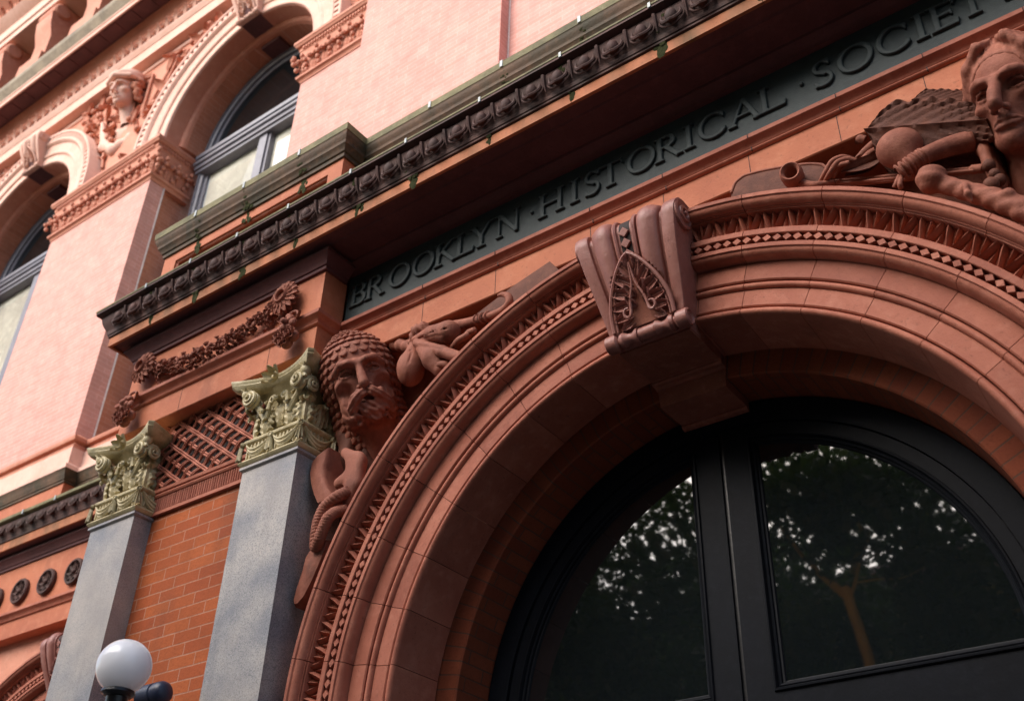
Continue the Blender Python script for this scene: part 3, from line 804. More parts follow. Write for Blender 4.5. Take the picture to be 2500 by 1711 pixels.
# ------------------------------------------------------------------ pilasters
UP = np.array([0, 0, 1.0])
def make_pilaster(label):
    """pilaster of 0.473 x 0.36 m, local origin at the middle of its foot, front at y = -0.25"""
    X0, X1, Y0, Y1 = -0.2365, 0.2365, 0.0, 0.40
    root = thing('pilaster', label, 'pilaster', (0, 0, 0), 'granite pilasters with cream leaf capitals')
    m = MB()
    m.sweep([(X0, Y1), (X0, Y0), (X1, Y0), (X1, Y1)], [(-0.1, 0.25), (-0.003, 0.25), (0, 0.253), (0, 4.645), (-0.1, 4.645)])
    m.build('shaft', GRANITE, root)
    m = MB().sweep([(X0, Y1), (X0, Y0), (X1, Y0), (X1, Y1)], [(-0.1, 0), (0.09, 0), (0.09, 0.13), (0.06, 0.14), (0.075, 0.17), (0.06, 0.2), (0.02, 0.215), (0.01, 0.249), (-0.1, 0.249)]).build('plinth', GRANITE, root)
    MB().sweep([(X0, Y1), (X0, Y0), (X1, Y0), (X1, Y1)], [(-0.1, 4.646), (0.003, 4.646), (0.016, 4.656), (0.016, 4.672), (0.0, 4.676), (-0.1, 4.676)]).build('necking', GRANITE, root)
    zb = 4.678
    path = [(X0, Y1), (X0, Y0), (X1, Y0), (X1, Y1)]
    bell = MB()
    bell.sweep(path, [(-0.1, zb), (0.012, zb), (0.022, zb+0.008), (0.030, zb+0.020), (0.024, zb+0.032), (0.010, zb+0.038), (0.004, zb+0.044), (0.0, zb+0.05), (0.0, zb+0.145), (0.008, zb+0.150), (0.018, zb+0.160), (0.020, zb+0.172), (0.012, zb+0.184), (-0.005, zb+0.19), (-0.06, zb+0.20), (-0.065, zb+0.36), (-0.055, zb+0.44), (-0.02, zb+0.50), (0.008, zb+0.525), (-0.1, zb+0.53)])
    capo = bell.build('capital', CREAM, root)
    # flutes of the band
    m = MB()
    faces = [((X0, Y0), (1, 0), (0, -1), X1-X0), ((X1, Y0), (0, 1), (1, 0), Y1-Y0), ((X0, Y0), (0, 1), (-1, 0), Y1-Y0)]
    for (ox, oy), d, n_, Lg in faces:
        d3 = np.array([d[0], d[1], 0.0]); n3 = np.array([n_[0], n_[1], 0.0]); k = int(Lg/0.030)
        for i in range(k):
            c = np.array([ox, oy, 0]) + d3*(i+0.5)*Lg/k
            m.tube([c + n3*0.002 + UP*(zb+0.052), c + n3*0.002 + UP*(zb+0.145)], 0.0085, 6)
    m.build('flutes', CREAM, capo)
    # swags, bosses and tassels
    sw = MB(); bo = MB(); ts = MB()
    for (ox, oy), d, n_, Lg in faces:
        d3 = np.array([d[0], d[1], 0.0]); n3 = np.array([n_[0], n_[1], 0.0]); o3 = np.array([ox, oy, 0])
        spots = [0.0, 0.5, 1.0] if Lg > 0.42 else [0.0, 0.62]
        for i, s in enumerate(spots):
            c = o3 + d3*s*Lg + n3*0.024 + UP*(zb+0.150)
            if s in (0.0, 1.0): c = o3 + d3*(s*Lg) + UP*(zb+0.150); dd = n3 + (d3 if s == 1.0 else -d3); c = c + dd*0.020; nn = dd/np.linalg.norm(dd)
            else: nn = n3
            bo.lathe([(0.0, 0.010), (0.007, 0.010), (0.010, 0.006), (0.013, 0.013), (0.017, 0.013), (0.020, 0.006), (0.021, -0.01)], c, nn, 14)
            tt = np.cross(nn, UP)
            G = []
            for a in range(7):
                v = a/6; w = 0.008 + 0.024*v**0.8; row = []
                for b in range(7):
                    u = -1 + 2*b/6
                    row.append(c + nn*(0.006 + 0.016*(1-u*u)*(0.5+0.5*v) + 0.005*math.cos(u*PI*2.5)) - UP*(0.014 + 0.094*v + 0.012*math.cos(u*PI*2)*v) + tt*w*u)
                G.append(row)
            ts.solid_grid(np.array(G), -nn*0.012)
        for i in range(len(spots)-1):
            a, b = spots[i], spots[i+1]
            for j, (drop, r, lift) in enumerate(((0.085, 0.012, 0.012), (0.060, 0.009, 0.018), (0.104, 0.009, 0.008))):
                pts = []
                for q in range(15):
                    t = q/14; s = a + (b-a)*(0.05 + 0.90*t)
                    pts.append(o3 + d3*s*Lg + n3*(lift + 0.012*math.sin(PI*t)) + UP*(zb + 0.145 - drop*(1-(2*t-1)**2)))
                sw.tube(pts, [r*(0.55 + 0.6*math.sin(PI*q/14)) for q in range(15)], 6)
    sw.build('swag', CREAM, capo); bo.build('boss', CREAM, capo); ts.build('tassel', CREAM, capo)
    # acanthus: lower row and upper row, front, corners and right/left returns
    def leaf(x, y, out, H, W, z, curl=0.5):
        m = MB(); acanthus(m, (x, y, z), UP, out, H, W, curl); m.build('acanthus_leaf', CREAM, capo)
    fr = np.array([0, -1.0, 0]); rt = np.array([1.0, 0, 0]); q = math.sqrt(0.5)
    z1, z2 = zb+0.185, zb+0.235
    for x in (-0.108, 0.108): leaf(x, 0.012, fr, 0.185, 0.056, z1)
    for sx in (-1, 1):
        leaf(sx*0.212, 0.030, np.array([sx*q, -q, 0]), 0.185, 0.058, z1)
        for y in (0.145, 0.285): leaf(sx*0.214, y, rt*sx, 0.175, 0.052, z1)
    leaf(0, 0.026, fr, 0.205, 0.050, z2)
    for sx in (-1, 1):
        leaf(sx*0.205, 0.215, rt*sx, 0.205, 0.050, z2)
        leaf(sx*0.205, 0.035, np.array([sx*q, -q, 0]), 0.29, 0.050, z2, 0.6)
        leaf(sx*0.118, 0.026, fr, 0.135, 0.036, z2+0.075)
    # stalks and volutes
    vm = MB()
    for sx in (-1, 1):
        # big corner scroll, seen as a disc on the front face
        c = np.array([sx*0.215, -0.062, zb+0.448])
        spiral(vm, c, (sx*1.0, 0, 0), (0, 0, 1), fr, 0.052, 2.3, 0.0150, 48, 0.030)
        vm.lathe([(0.058, -0.02), (0.060, 0.0), (0.045, 0.012), (0.0, 0.016)], c + [0, 0.01, 0], fr, 20)
        pts = [(sx*(0.10 + 0.125*t + 0.02*math.sin(PI*t)), 0.0 - 0.025*t, zb + 0.29 + 0.195*t**0.8 + 0.0*t) for t in np.linspace(0, 1, 12)]
        pts = [(p[0], p[1], p[2]) for p in pts]
        vm.tube(pts, [0.026 - 0.012*t for t in np.linspace(0, 1, 12)], 8)
        # same scroll on the return
        c2 = np.array([sx*0.268, 0.005, zb+0.428]); spiral(vm, c2, (0, -1, 0), (0, 0, 1), (sx, 0, 0), 0.046, 2.3, 0.014, 48, 0.022)
        # inner helices
        c = np.array([sx*0.052, -0.012, zb+0.418]); spiral(vm, c, (-sx*1.0, 0, 0), (0, 0, 1), fr, 0.027, 1.8, 0.010, 32, 0.018)
        vm.tube([(sx*(0.100 - 0.03*t), -0.005 - 0.01*t, zb + 0.30 + 0.13*t) for t in np.linspace(0, 1, 8)], [0.020 - 0.009*t for t in np.linspace(0, 1, 8)], 8)
        # bud under the horn
        vm.ell((sx*0.262, -0.055, zb+0.505), (0.034, 0.034, 0.045), 12, 8)
        for a in np.linspace(0, 2*PI, 7)[:-1]:
            petal(vm, np.array([sx*0.262, -0.055, zb+0.462]), (0.4*math.cos(a), 0.4*math.sin(a), 1), (math.cos(a), math.sin(a), 0), 0.085, 0.022, -0.3, 0.25, 0.006)
    vm.build('volute', CREAM, capo)
    # concave abacus with horned corners
    def side(p, q_, n_, depth, k=14):
        r = []
        for i in range(k+1):
            t = i/k; b = np.array(p)*(1-t) + np.array(q_)*t; r.append(b - np.array(n_)*depth*(1-(abs(2*t-1))**1.7))
        return r
    def ringp(e, hx):
        a, b, c, d = (X0-hx-e, Y1+0.0), (X0-hx-e, Y0-hx-e), (X1+hx+e, Y0-hx-e), (X1+hx+e, Y1)
        ch = 0.026
        P = [np.array([X0-0.02-e, Y1])] + side((X0-0.02-e, Y1*0.55), (X0-hx-e, Y0-hx+ch-e), (-1, 0), 0.0, 8)
        P += side((X0-hx+ch-e, Y0-hx-e), (X1+hx-ch+e, Y0-hx-e), (0, -1), 0.098)
        P += side((X1+hx+e, Y0-hx+ch-e), (X1+0.02+e, Y1*0.55), (1, 0), 0.0, 8) + [np.array([X1+0.02+e, Y1])]
        return P
    ab = MB()
    levels = [(0.512, -0.055, 0.118), (0.522, -0.030, 0.120), (0.535, -0.012, 0.122), (0.555, 0.0, 0.124), (0.560, 0.004, 0.124), (0.567, 0.002, 0.124), (0.572, 0.006, 0.125), (0.590, 0.010, 0.125), (0.594, 0.006, 0.125)]
    rings = [[(p[0], p[1], zb + z + 0.0) for p in ringp(e, h)] for z, e, h in levels]
    nn = len(rings[0]); ab.add([p for r in rings for p in r], [(i*nn+j, i*nn+(j+1), (i+1)*nn+j+1, (i+1)*nn+j) for i in range(len(rings)-1) for j in range(nn-1)])
    ab.f.append(tuple((len(rings)-1)*nn + j for j in range(nn))); ab.f.append(tuple(range(nn))[::-1])
    ab.build('abacus', CREAM, capo, 40)
    ro = MB()
    for c, n_ in ((np.array([0, -0.058, zb+0.535]), fr), (np.array([0.30, 0.23, zb+0.53]), rt)):
        t_ = np.cross(n_, UP)
        for a in np.linspace(0.3, 0.3+2*PI, 7)[:-1]:
            petal(ro, c, t_*math.cos(a) + UP*math.sin(a) + n_*0.45, n_, 0.095, 0.028, 0.4, 0.35, 0.007, 0.1)
        ro.ell(c + n_*0.02, (0.016, 0.016, 0.016), 10, 6)
    ro.build('rosette', CREAM, capo)
    return root
pil = make_pilaster('speckled grey granite pilaster with cream capital, beside the bearded head and arch')
pil.location = (-2.5245, YP, -3.1)
pil2 = copy_tree(pil); pil2.location = (-4.0455, YP, -3.1)
pil2['label'] = 'outer granite pilaster with cream capital, behind the white globe lamp'
for k, x in enumerate((2.5245, 4.0455)):
    pass        # the right-hand pair lies wholly outside the frame

# ------------------------------------------------------------------ keystone
def make_keystone(label, c, group, KM=None, KB=None):
    KM = KM or MAUVE; KB = KB or BROWN
    root = thing('keystone', label, 'keystone', c, group); c = np.array(c, float)
    # front curve from the top scroll down to the lower roll: (y, z, half width)
    top = [(-0.05, 2.168)] + [(-0.222 + 0.080*math.cos(a), 2.090 + 0.080*math.sin(a)) for a in np.linspace(PI*0.52, PI*1.12, 13)]
    low = []
    p0 = np.array(top[-1]); p3 = np.array([-0.118, 1.60]); p1 = p0 + np.array([0.035, -0.16]); p2 = np.array([-0.165, 1.76])
    for k in range(1, 25):
        t = k/24; low.append(tuple((1-t)**3*p0 + 3*(1-t)**2*t*p1 + 3*(1-t)*t*t*p2 + t**3*p3))
    low += [(-0.100, 1.575), (-0.09, 1.55)]
    cur = np.array(top + low); n = len(cur)
    T = np.gradient(cur, axis=0); T /= np.linalg.norm(T, axis=1)[:, None]
    Nn = np.stack([T[:, 1], -T[:, 0]], 1)                      # outward (towards -y)
    Nn[Nn[:, 0] > 0.2] *= 1
    def hw(z): return 0.205 + (0.293 - 0.205)*(z - 1.56)/(2.10 - 1.56)
    # cross profile: (t, height) with t in -1..1
    half = [(0.0, 0.0), (0.155, 0.0), (0.156, 0.014), (0.185, 0.020), (0.225, 0.014), (0.226, -0.010), (0.250, -0.010), (0.251, 0.004)]
    half += [(0.25 + 0.39*k/8, 0.006 + 0.034*math.sin(PI*(0.06 + 0.90*k/8))**0.9 * (1 - 0.35*k/8)) for k in range(1, 9)]
    half += [(0.655, -0.006), (0.66, -0.016), (0.735, -0.016), (0.74, 0.006), (0.78, 0.012), (0.92, 0.012), (0.985, 0.008), (1.0, -0.004)]
    cross = [(-t, h) for t, h in half[::-1][:-1]] + half
    def fw(z):                                # half width of the pointed frame at height z
        t = min(max((1.945 - z)/(1.945 - 1.60), 0), 1)
        return 0.168*math.sin(PI/2*min(1, t*1.12))**0.72
    G = []
    for i in range(n):
        w = hw(cur[i][1]); row = []
        for t, h in cross:
            if i > 10 and cur[i][1] < 1.945 and abs(t)*w < fw(cur[i][1]) + 0.004: h = min(h, 0.0)
            q = cur[i] + Nn[i]*h*(0.7 if i < 3 else 1)
            row.append(c + np.array([t*w, q[0], q[1]]))
        G.append(row)
    m = MB(); m.grid(np.array(G), True)
    for sx in (-1, 1):
        rows = []
        for i in range(n):
            w = hw(cur[i][1]) ; q = cur[i] - Nn[i]*0.004
            rows.append([c + np.array([sx*w, q[0], q[1]]), c + np.array([sx*(w - 0.004), 0.02, min(q[1], 2.16)])])
        m.grid(np.array(rows), sx > 0)
    m.box(c[0]-0.20, c[0]+0.20, c[1]-0.10, c[1]+0.05, c[2]+1.54, c[2]+1.60)
    body = m.build('console', KM, root, 50)
    # chequer of diamonds down the middle channel
    m = MB()
    cm = MB()
    for i in range(4, 22):
        z = 2.125 - 0.062*(i-4)
        k = int(np.argmin(np.abs(cur[10:, 1] - z))) + 10
        if z < 1.93: break
        q, nn_ = cur[k], Nn[k]; tz = T[k]
        if i == 4: continue
        r = 0.029; P = []
        for off, f in ((0.0, 1.0), (0.013, 1.0), (0.015, 0.9)):
            for du, dv in ((1, 0), (0, 1), (-1, 0), (0, -1)):
                p = q + nn_*off + tz*r*dv*f; P.append(c + np.array([du*r*f, p[0], p[1]]))
        m.add(P, [(a+4*j, (a+1) % 4+4*j, (a+1) % 4+4*j+4, a+4*j+4) for j in (0, 1) for a in range(4)] + [(8, 9, 10, 11)])
    for i in range(8, 26):
        pass
    m.build('diamond', KM, body, 0)
    # dark ground of the chequer
    g = []
    for i in range(4, 22):
        g.append([c + np.array([u*0.030, *(cur[i] + Nn[i]*0.002)]) for u in (-1, 1)])
    cm.grid(np.array(g), True); cm.build('chequer_ground', JOINT, body)
    # turned roll at the foot
    prof = [(0.0, -0.222), (0.030, -0.222), (0.046, -0.218), (0.048, -0.170), (0.040, -0.162), (0.030, -0.158), (0.030, -0.150), (0.040, -0.148), (0.044, -0.130), (0.030, -0.108), (0.026, -0.085), (0.040, -0.060), (0.041, -0.050), (0.030, -0.048), (0.034, -0.044), (0.034, 0.0)]
    prof = prof + [(r, -h) for r, h in prof[::-1][1:]]
    # profile is a fat baluster: widen the necks so that it reads as a roll
    prof = [(max(r, 0.024) if r > 0 else 0, h) for r, h in prof]
    m = MB(); ctr = c + np.array([0, -0.105, 1.562]); m.lathe(prof, ctr, (1, 0, 0), 20)
    m.build('turned_roll', KM, root, 40)
    # scroll ends
    m = MB()
    for sx in (-1, 1):
        o = c + np.array([sx*0.291, -0.222, 2.090])
        m.lathe([(0.080, -0.02), (0.082, 0.004), (0.070, 0.010), (0.066, 0.004), (0.048, 0.004), (0.044, 0.016), (0.028, 0.018), (0.024, 0.006), (0.012, 0.006), (0.010, 0.024), (0.0, 0.026)], o, (sx, 0, 0), 24)
        o = c + np.array([sx*0.222, -0.105, 1.562])
        m.lathe([(0.047, -0.01), (0.047, 0.004), (0.038, 0.010), (0.030, 0.002), (0.018, 0.002), (0.014, -0.02), (0.0, -0.02)], o, (sx, 0, 0), 20)
    m.build('scroll', KM, root, 40)
    # pointed frame with a split acanthus leaf
    def on(z, x, lift):
        k = np.interp(z, cur[10:, 1][::-1], np.arange(len(cur)-10)[::-1]); k = k + 10; i = int(min(k, n-2)); f = k - i
        q = cur[i]*(1-f) + cur[i+1]*f + (Nn[i]*(1-f) + Nn[i+1]*f)*lift
        return c + np.array([x, q[0], q[1]])
    def fw(z):                                # half width of the frame at height z
        t = (1.945 - z)/(1.945 - 1.60); t = min(max(t, 0), 1)
        return 0.168*math.sin(PI/2*min(1, t*1.12))**0.72
    zz = np.linspace(1.945, 1.605, 22)
    m = MB(); g = [[on(z, u*fw(z), 0.012) for u in np.linspace(-1, 1, 9)] for z in zz]; m.grid(np.array(g), True)
    m.build('leaf_ground', KB, body)
    m = MB()
    for s in (-1, 1):
        m.tube([on(z, s*fw(z), 0.030) for z in zz], 0.011, 7)
        m.tube([on(z, s*max(0, fw(z) - 0.020), 0.028) for z in zz[1:]], 0.005, 6)
    m.build('leaf_frame', KM, body)
    # split acanthus leaf carved as one relief: scooped lobes fan from two spines that curl to an eye
    xs_ = np.linspace(-0.168, 0.168, 113); zs_ = np.linspace(1.945, 1.604, 113); Xg, Zg = np.meshgrid(xs_, zs_)
    Hh_ = np.full(Xg.shape, 0.006)
    def lobe(bx_, bz_, dx, dz, L, W, lift):
        l = math.hypot(dx, dz); dx, dz = dx/l, dz/l
        T_ = ((Xg-bx_)*dx + (Zg-bz_)*dz)/L; U_ = (-(Xg-bx_)*dz + (Zg-bz_)*dx); w = W*np.sin(PI*np.clip(0.10 + 0.90*np.clip(T_, 0, 1)**0.85, 0, 1))**0.75 + 1e-6
        e = np.abs(U_)/w; ins = (T_ > 0) & (T_ < 1) & (e < 1)
        h = lift*.7 + 0.000 + 0.030*e**2.0*np.clip(T_*3, 0, 1) + 0.008*np.exp(-(e/.16)**2) + 0.016*T_ - 0.016*np.clip(e-.90, 0, 1)/.10
        Hh_[ins] = h[ins]
    for s in (-1, 1):
        for x, z, dx, dz, L, W, lf_ in ((0.048, 1.646, 0.85, -0.48, 0.090, 0.024, 0), (0.040, 1.676, 1, -0.18, 0.124, 0.027, .004), (0.030, 1.712, 1, 0.06, 0.136, 0.029, .008), (0.022, 1.752, 1, 0.34, 0.136, 0.030, .012), (0.014, 1.794, 0.88, 0.66, 0.126, 0.029, .016), (0.006, 1.832, 0.50, 0.95, 0.108, 0.027, .020), (0.001, 1.862, 0.10, 1, 0.084, 0.022, .024),
                                        (0.016, 1.742, 0.50, 1, 0.076, 0.017, .024), (0.028, 1.694, 0.55, 1, 0.072, 0.018, .024)):
            lobe(s*x, z, s*dx, dz, L, W, lf_)
    inside = np.abs(Xg) < np.vectorize(fw)(Zg) - 0.006
    Hh_[~inside] = 0.004
    m = MB(); m.grid(np.array([[on(zs_[i], xs_[j], Hh_[i, j]) for j in range(113)] for i in range(113) if True]), True)
    keep = [f for f in m.f if any(abs(m.v[i][0] - c[0]) < fw(m.v[i][2] - c[2]) + .004 for i in f)]; m.f = keep
    m.build('acanthus_leaf', KM, body, 60)
    m = MB()
    for s in (-1, 1):
        sp = [on(1.90 - 0.10*t, s*(0.003 + 0.005*t), 0.038) for t in np.linspace(0, 1, 5)]
        sp += [on(1.80 - 0.125*t, s*(0.008 + 0.040*math.sin(PI/2*t)), 0.040) for t in np.linspace(0.2, 1, 6)]
        sp += [on(1.672 - 0.024*math.sin(a), s*(0.048 + 0.020*(1 - math.cos(a))), 0.044) for a in np.linspace(0.5, 5.2, 12)]
        m.tube(smooth_pts(sp), np.concatenate([np.linspace(0.004, 0.008, 11), np.linspace(0.009, 0.006, 12)]), 7)
    m.build('leaf_spine', KM, body)
    # stepped block under the arch
    def soffit_block(y0, y1, r0, r1, hw0, hw1, lipw):
        m.hexa([c + np.array(q) for q in ((-hw0, y0, r0), (hw0, y0, r0), (hw0, y1, r0), (-hw0, y1, r0), (-hw1, y0, r1), (hw1, y0, r1), (hw1, y1, r1), (-hw1, y1, r1))])
    m = MB()
    soffit_block(-0.055, 0.255, 1.528, 1.62, 0.196, 0.206, 0)
    m.prism([(0.256, 1.62), (0.256, 1.520), (0.266, 1.512), (0.290, 1.512), (0.300, 1.502), (0.312, 1.502), (0.312, 1.62)], c[0]-0.198, c[0]+0.198)
    for i, q in enumerate(m.v):
        if i >= 8: m.v[i] = (q[0], q[1] + c[1], q[2] + c[2])
    soffit_block(0.313, 0.535, 1.405, 1.60, 0.185, 0.20, 0)
    k0 = len(m.v)
    m.prism([(0.536, 1.60), (0.536, 1.398), (0.546, 1.388), (0.572, 1.384), (0.583, 1.384), (0.583, 1.60)], c[0]-0.187, c[0]+0.187)
    for i in range(k0, len(m.v)): q = m.v[i]; m.v[i] = (q[0], q[1] + c[1], q[2] + c[2])
    m.build('soffit_block', KB, root, 30)
    return root
key1 = make_keystone('mauve scrolled keystone with split acanthus leaf at the crown of the large doorway arch', (0, 0, 0), 'scrolled arch keystones')

# ------------------------------------------------------------------ sign panel with raised letters
sign = thing('sign_panel', 'dark slate frieze panel with raised Roman lettering above the arch', 'sign', (0, YC + 0.02, 2.55))
MB().box(XR + 0.001, -XR - 0.001, YC + 0.018, YC + 0.06, 2.5525, 2.974).build('panel', SLATE, sign, 0)
ST, TH = 0.0155, 0.0085            # half thickness of thick and thin strokes
def seg(P, x0, z0, x1, z1, r):
    d = np.array([x1-x0, z1-z0]); L = math.hypot(*d); d /= L
    X = (P[0]-(x0+x1)/2)*d[0] + (P[2]-(z0+z1)/2)*d[1]; Z = -(P[0]-(x0+x1)/2)*d[1] + (P[2]-(z0+z1)/2)*d[0]
    return np.maximum(np.abs(X)-L/2, np.abs(Z)-r)
def bow(P, cx, cz, rx, rz, a0=-9, a1=9, thick=ST, thin=TH):
    a = np.arctan2((P[2]-cz)/rz, (P[0]-cx)/rx)
    k = np.sqrt(((P[0]-cx)/rx)**2 + ((P[2]-cz)/rz)**2)
    w = thin + (thick-thin)*np.abs(np.cos(a)); d = np.abs(k-1)*np.minimum(rx, rz)*1.05 - w
    if a0 > -9:
        out = np.where(a < a0, a + 2*PI, a); d = np.where((out >= a0) & (out <= a1), d, 1.0)
    return d
def serif(P, x, z, w=0.030): return seg(P, x-w, z, x+w, z, 0.006)
Hh = 0.178
def letter(ch, P):
    b, t = 0.006, Hh - 0.006
    U = lambda *k: np.minimum.reduce(k)
    if ch == 'I': return U(seg(P, 0, 0, 0, Hh, ST), serif(P, 0, b, .034), serif(P, 0, t, .034))
    if ch == 'L': return U(seg(P, -.045, 0, -.045, Hh, ST), serif(P, -.045, t, .034), serif(P, -.045, b, .034), seg(P, -.045, .0085, .066, .0085, TH), seg(P, .060, .0, .068, .040, .006))
    if ch == 'T': return U(seg(P, 0, 0, 0, Hh, ST), serif(P, 0, b, .034), seg(P, -.078, Hh-.0085, .078, Hh-.0085, TH), seg(P, -.072, Hh, -.080, Hh-.040, .006), seg(P, .072, Hh, .080, Hh-.040, .006))
    if ch == 'H': return U(seg(P, -.062, 0, -.062, Hh, ST), seg(P, .062, 0, .062, Hh, ST), seg(P, -.062, .092, .062, .092, TH), *[serif(P, s*.062, z, .032) for s in (-1, 1) for z in (b, t)])
    if ch == 'E': return U(seg(P, -.042, 0, -.042, Hh, ST), serif(P, -.05, b, .026), serif(P, -.05, t, .026), seg(P, -.042, .0085, .052, .0085, TH), seg(P, -.042, Hh-.0085, .046, Hh-.0085, TH), seg(P, -.042, .094, .030, .094, TH), seg(P, .048, 0, .056, .038, .006), seg(P, .044, Hh, .050, Hh-.036, .006), seg(P, .032, .075, .032, .112, .006))
    if ch == 'N': return U(seg(P, -.066, 0, -.066, Hh, TH), seg(P, .066, 0, .066, Hh, TH), seg(P, -.066, Hh, .066, 0.002, ST), serif(P, -.066, b, .026), serif(P, -.074, t, .026), serif(P, .066, t, .026))
    if ch == 'A': return U(seg(P, -.070, 0, .002, Hh, TH), seg(P, .072, 0, .0, Hh, ST), seg(P, -.045, .060, .045, .060, .007), serif(P, -.072, b, .026), serif(P, .072, b, .030))
    if ch == 'Y': return U(seg(P, 0, 0, 0, .088, ST), seg(P, 0, .080, -.064, Hh, ST), seg(P, 0, .080, .062, Hh, TH), serif(P, 0, b, .034), serif(P, -.064, t, .030), serif(P, .062, t, .026))
    if ch == 'K': return U(seg(P, -.055, 0, -.055, Hh, ST), serif(P, -.055, b, .034), serif(P, -.055, t, .034), seg(P, -.045, .085, .052, Hh, TH), seg(P, -.018, .105, .074, 0.0, ST), serif(P, .052, t, .026), seg(P, .060, b, .094, b, .006))
    if ch == 'O': return bow(P, 0, Hh/2, .078, Hh/2 - .004)
    if ch == 'C': return U(bow(P, .004, Hh/2, .078, Hh/2 - .004, 0.62, 2*PI-0.62), seg(P, .064, Hh-.010, .064, Hh-.056, .006), seg(P, .060, .030, .072, .046, .006))
    if ch == 'S': return U(bow(P, 0, .133, .038, .041, 0.35, 1.5*PI+0.3, .0125, .0085), bow(P, 0, .046, .042, .045, -PI+0.25, PI/2+0.25, .0125, .0085), seg(P, -.018, .104, .018, .078, .014), seg(P, .036, .178, .038, .135, .006), seg(P, -.042, .0, -.044, .045, .006))
    if ch in 'BR':
        d = U(seg(P, -.050, 0, -.050, Hh, ST), serif(P, -.056, b, .030), serif(P, -.060, t, .024), bow(P, -.012, .134, .048, .040, -PI/2, PI/2, .0145, .0085), seg(P, -.05, Hh-.0085, -.010, Hh-.0085, TH), seg(P, -.05, .094, -.010, .094, TH))
        if ch == 'R': return U(d, seg(P, -.008, .092, .062, 0.0, ST), seg(P, .054, b, .088, b, .006))
        return U(d, bow(P, -.008, .049, .056, .045, -PI/2, PI/2, .0155, .0085), seg(P, -.05, .0085, -.008, .0085, TH))
    return np.sqrt((P[0])**2 + (P[2]-.085)**2) - .012
LET = [('B', -2.165), ('R', -2.025), ('O', -1.815), ('O', -1.613), ('K', -1.435), ('L', -1.275), ('Y', -1.150), ('N', -0.945), ('.', -0.771), ('H', -0.632), ('I', -0.467), ('S', -0.345), ('T', -0.222), ('O', -0.020),
       ('R', 0.150), ('I', 0.280), ('C', 0.425), ('A', 0.608), ('L', 0.770), ('.', 0.931), ('S', 1.047), ('O', 1.218), ('C', 1.415), ('I', 1.545), ('E', 1.662), ('T', 1.790), ('Y', 1.955)]
cache = {}
for ch, x in LET:
    if ch not in cache:
        V, F = nets(lambda P, ch=ch: smax(letter(ch, P), np.abs(P[1]) - 0.011, 0.006), (-0.11, -0.02, -0.012), (0.11, 0.02, Hh + 0.012), 0.0042)
        V = V + np.array([0, YC + 0.010, 2.700]); o = obj('letter', V, F, SLATE, sign, 40); cache[ch] = o; base = o
    else:
        base = cache[ch].copy(); col.objects.link(base); base.parent = sign
    base.location = (x, 0, 0)
# ------------------------------------------------------------------ glazed doorway head
door = thing('arched_transom', 'black painted lunette with two dark reflecting panes inside the large arch', 'door window', (0, 0.58, 0))
def half_ring(r0, r1, y0, y1, a0=0, a1=180, n=60):
    return [(r0, y0), (r1, y0), (r1, y1), (r0, y1)]
m = MB()
m.arc([(1.335, 0.572), (1.450, 0.566), (1.457, 0.64), (1.335, 0.64)], 0, 180, 72)
m.box(-1.45, -1.335, 0.57, 0.64, -3.1, -0.001).box(1.335, 1.45, 0.57, 0.64, -3.1, -0.001)
m.build('frame', EBONY, door, 30)
for s in (-1, 1):
    # leaf: stile, rail, arched stile; sight edge carries a stepped moulding
    m = MB(); a0, a1 = (2.0, 89.0)
    x0, x1, zr = 0.012, 0.145, 0.02
    ri = 1.225
    arcp = lambda r, x, z: None
    def leafring(ro, rin, xi, zi, y0, y1):
        """plate bounded outside by radius ro, x>=x0 and inside by the sight opening (rin, xi, zi)"""
        V = []; F = []; n = 40
        th0 = math.asin(zi/rin); th1 = math.acos(xi/rin)
        for k in range(n+1):
            t = k/n; a = th0 + (th1-th0)*t
            V.append((s*rin*math.cos(a), y0, rin*math.sin(a)))
            b = max(0.0, math.asin(-0.0/ro)) + (math.acos(x0/ro))*t
            V.append((s*ro*math.cos(b), y0, ro*math.sin(b)))
        for k in range(n): F.append((2*k, 2*k+1, 2*k+3, 2*k+2))
        i = len(V)
        V += [(s*x0, y0, -0.42), (s*ro, y0, -0.42), (s*xi, y0, zi)]
        F.append((2*n, 2*n+1, i, i+2)); F.append((i+2, i, i+1, 1, 0))
        nv = len(V); V += [(q[0], y1, q[2]) for q in V]
        edge = [2*k for k in range(n+1)] + [i+2]
        for k in range(len(edge)):
            p, q = edge[k], edge[(k+1) % len(edge)]; F.append((p, q, q+nv, p+nv))
        F.append((2*n+1, i, i+nv, 2*n+1+nv))
        return V, F
    V, F = leafring(1.330, ri + 0.045, x1, zr - 0.05, 0.588, 0.64); m.add(V, F)
    lf = m.build('door_leaf', EBONY, door, 30)
    # mouldings stepping down to the glass
    mo = MB()
    def sight(e, y):
        rin, xi, zi = ri + 0.045 - e, x1 + e, zr - 0.05 + e
        th0 = math.asin(zi/rin); th1 = math.acos(xi/rin); P = [(s*xi, y, zi)]
        P += [(s*rin*math.cos(a), y, rin*math.sin(a)) for a in np.linspace(th0, th1, 44)]
        return P
    steps = [(0.0, 0.585), (0.004, 0.577), (0.012, 0.575), (0.017, 0.585), (0.019, 0.594), (0.026, 0.590), (0.033, 0.594), (0.036, 0.606), (0.044, 0.609), (0.050, 0.618)]
    R_ = [sight(e, y) for e, y in steps]; n = len(R_[0])
    mo.add([p for r in R_ for p in r], [(i*n+k, i*n+(k+1) % n, (i+1)*n+(k+1) % n, (i+1)*n+k) for i in range(len(R_)-1) for k in range(n)])
    mo.build('sash_moulding', EBONY, lf, 30)
    gm = MB(); P = sight(0.046, 0.6175); gm.add(P, [tuple(range(len(P)))]); gm.build('glass_pane', GLASS, lf, 0)
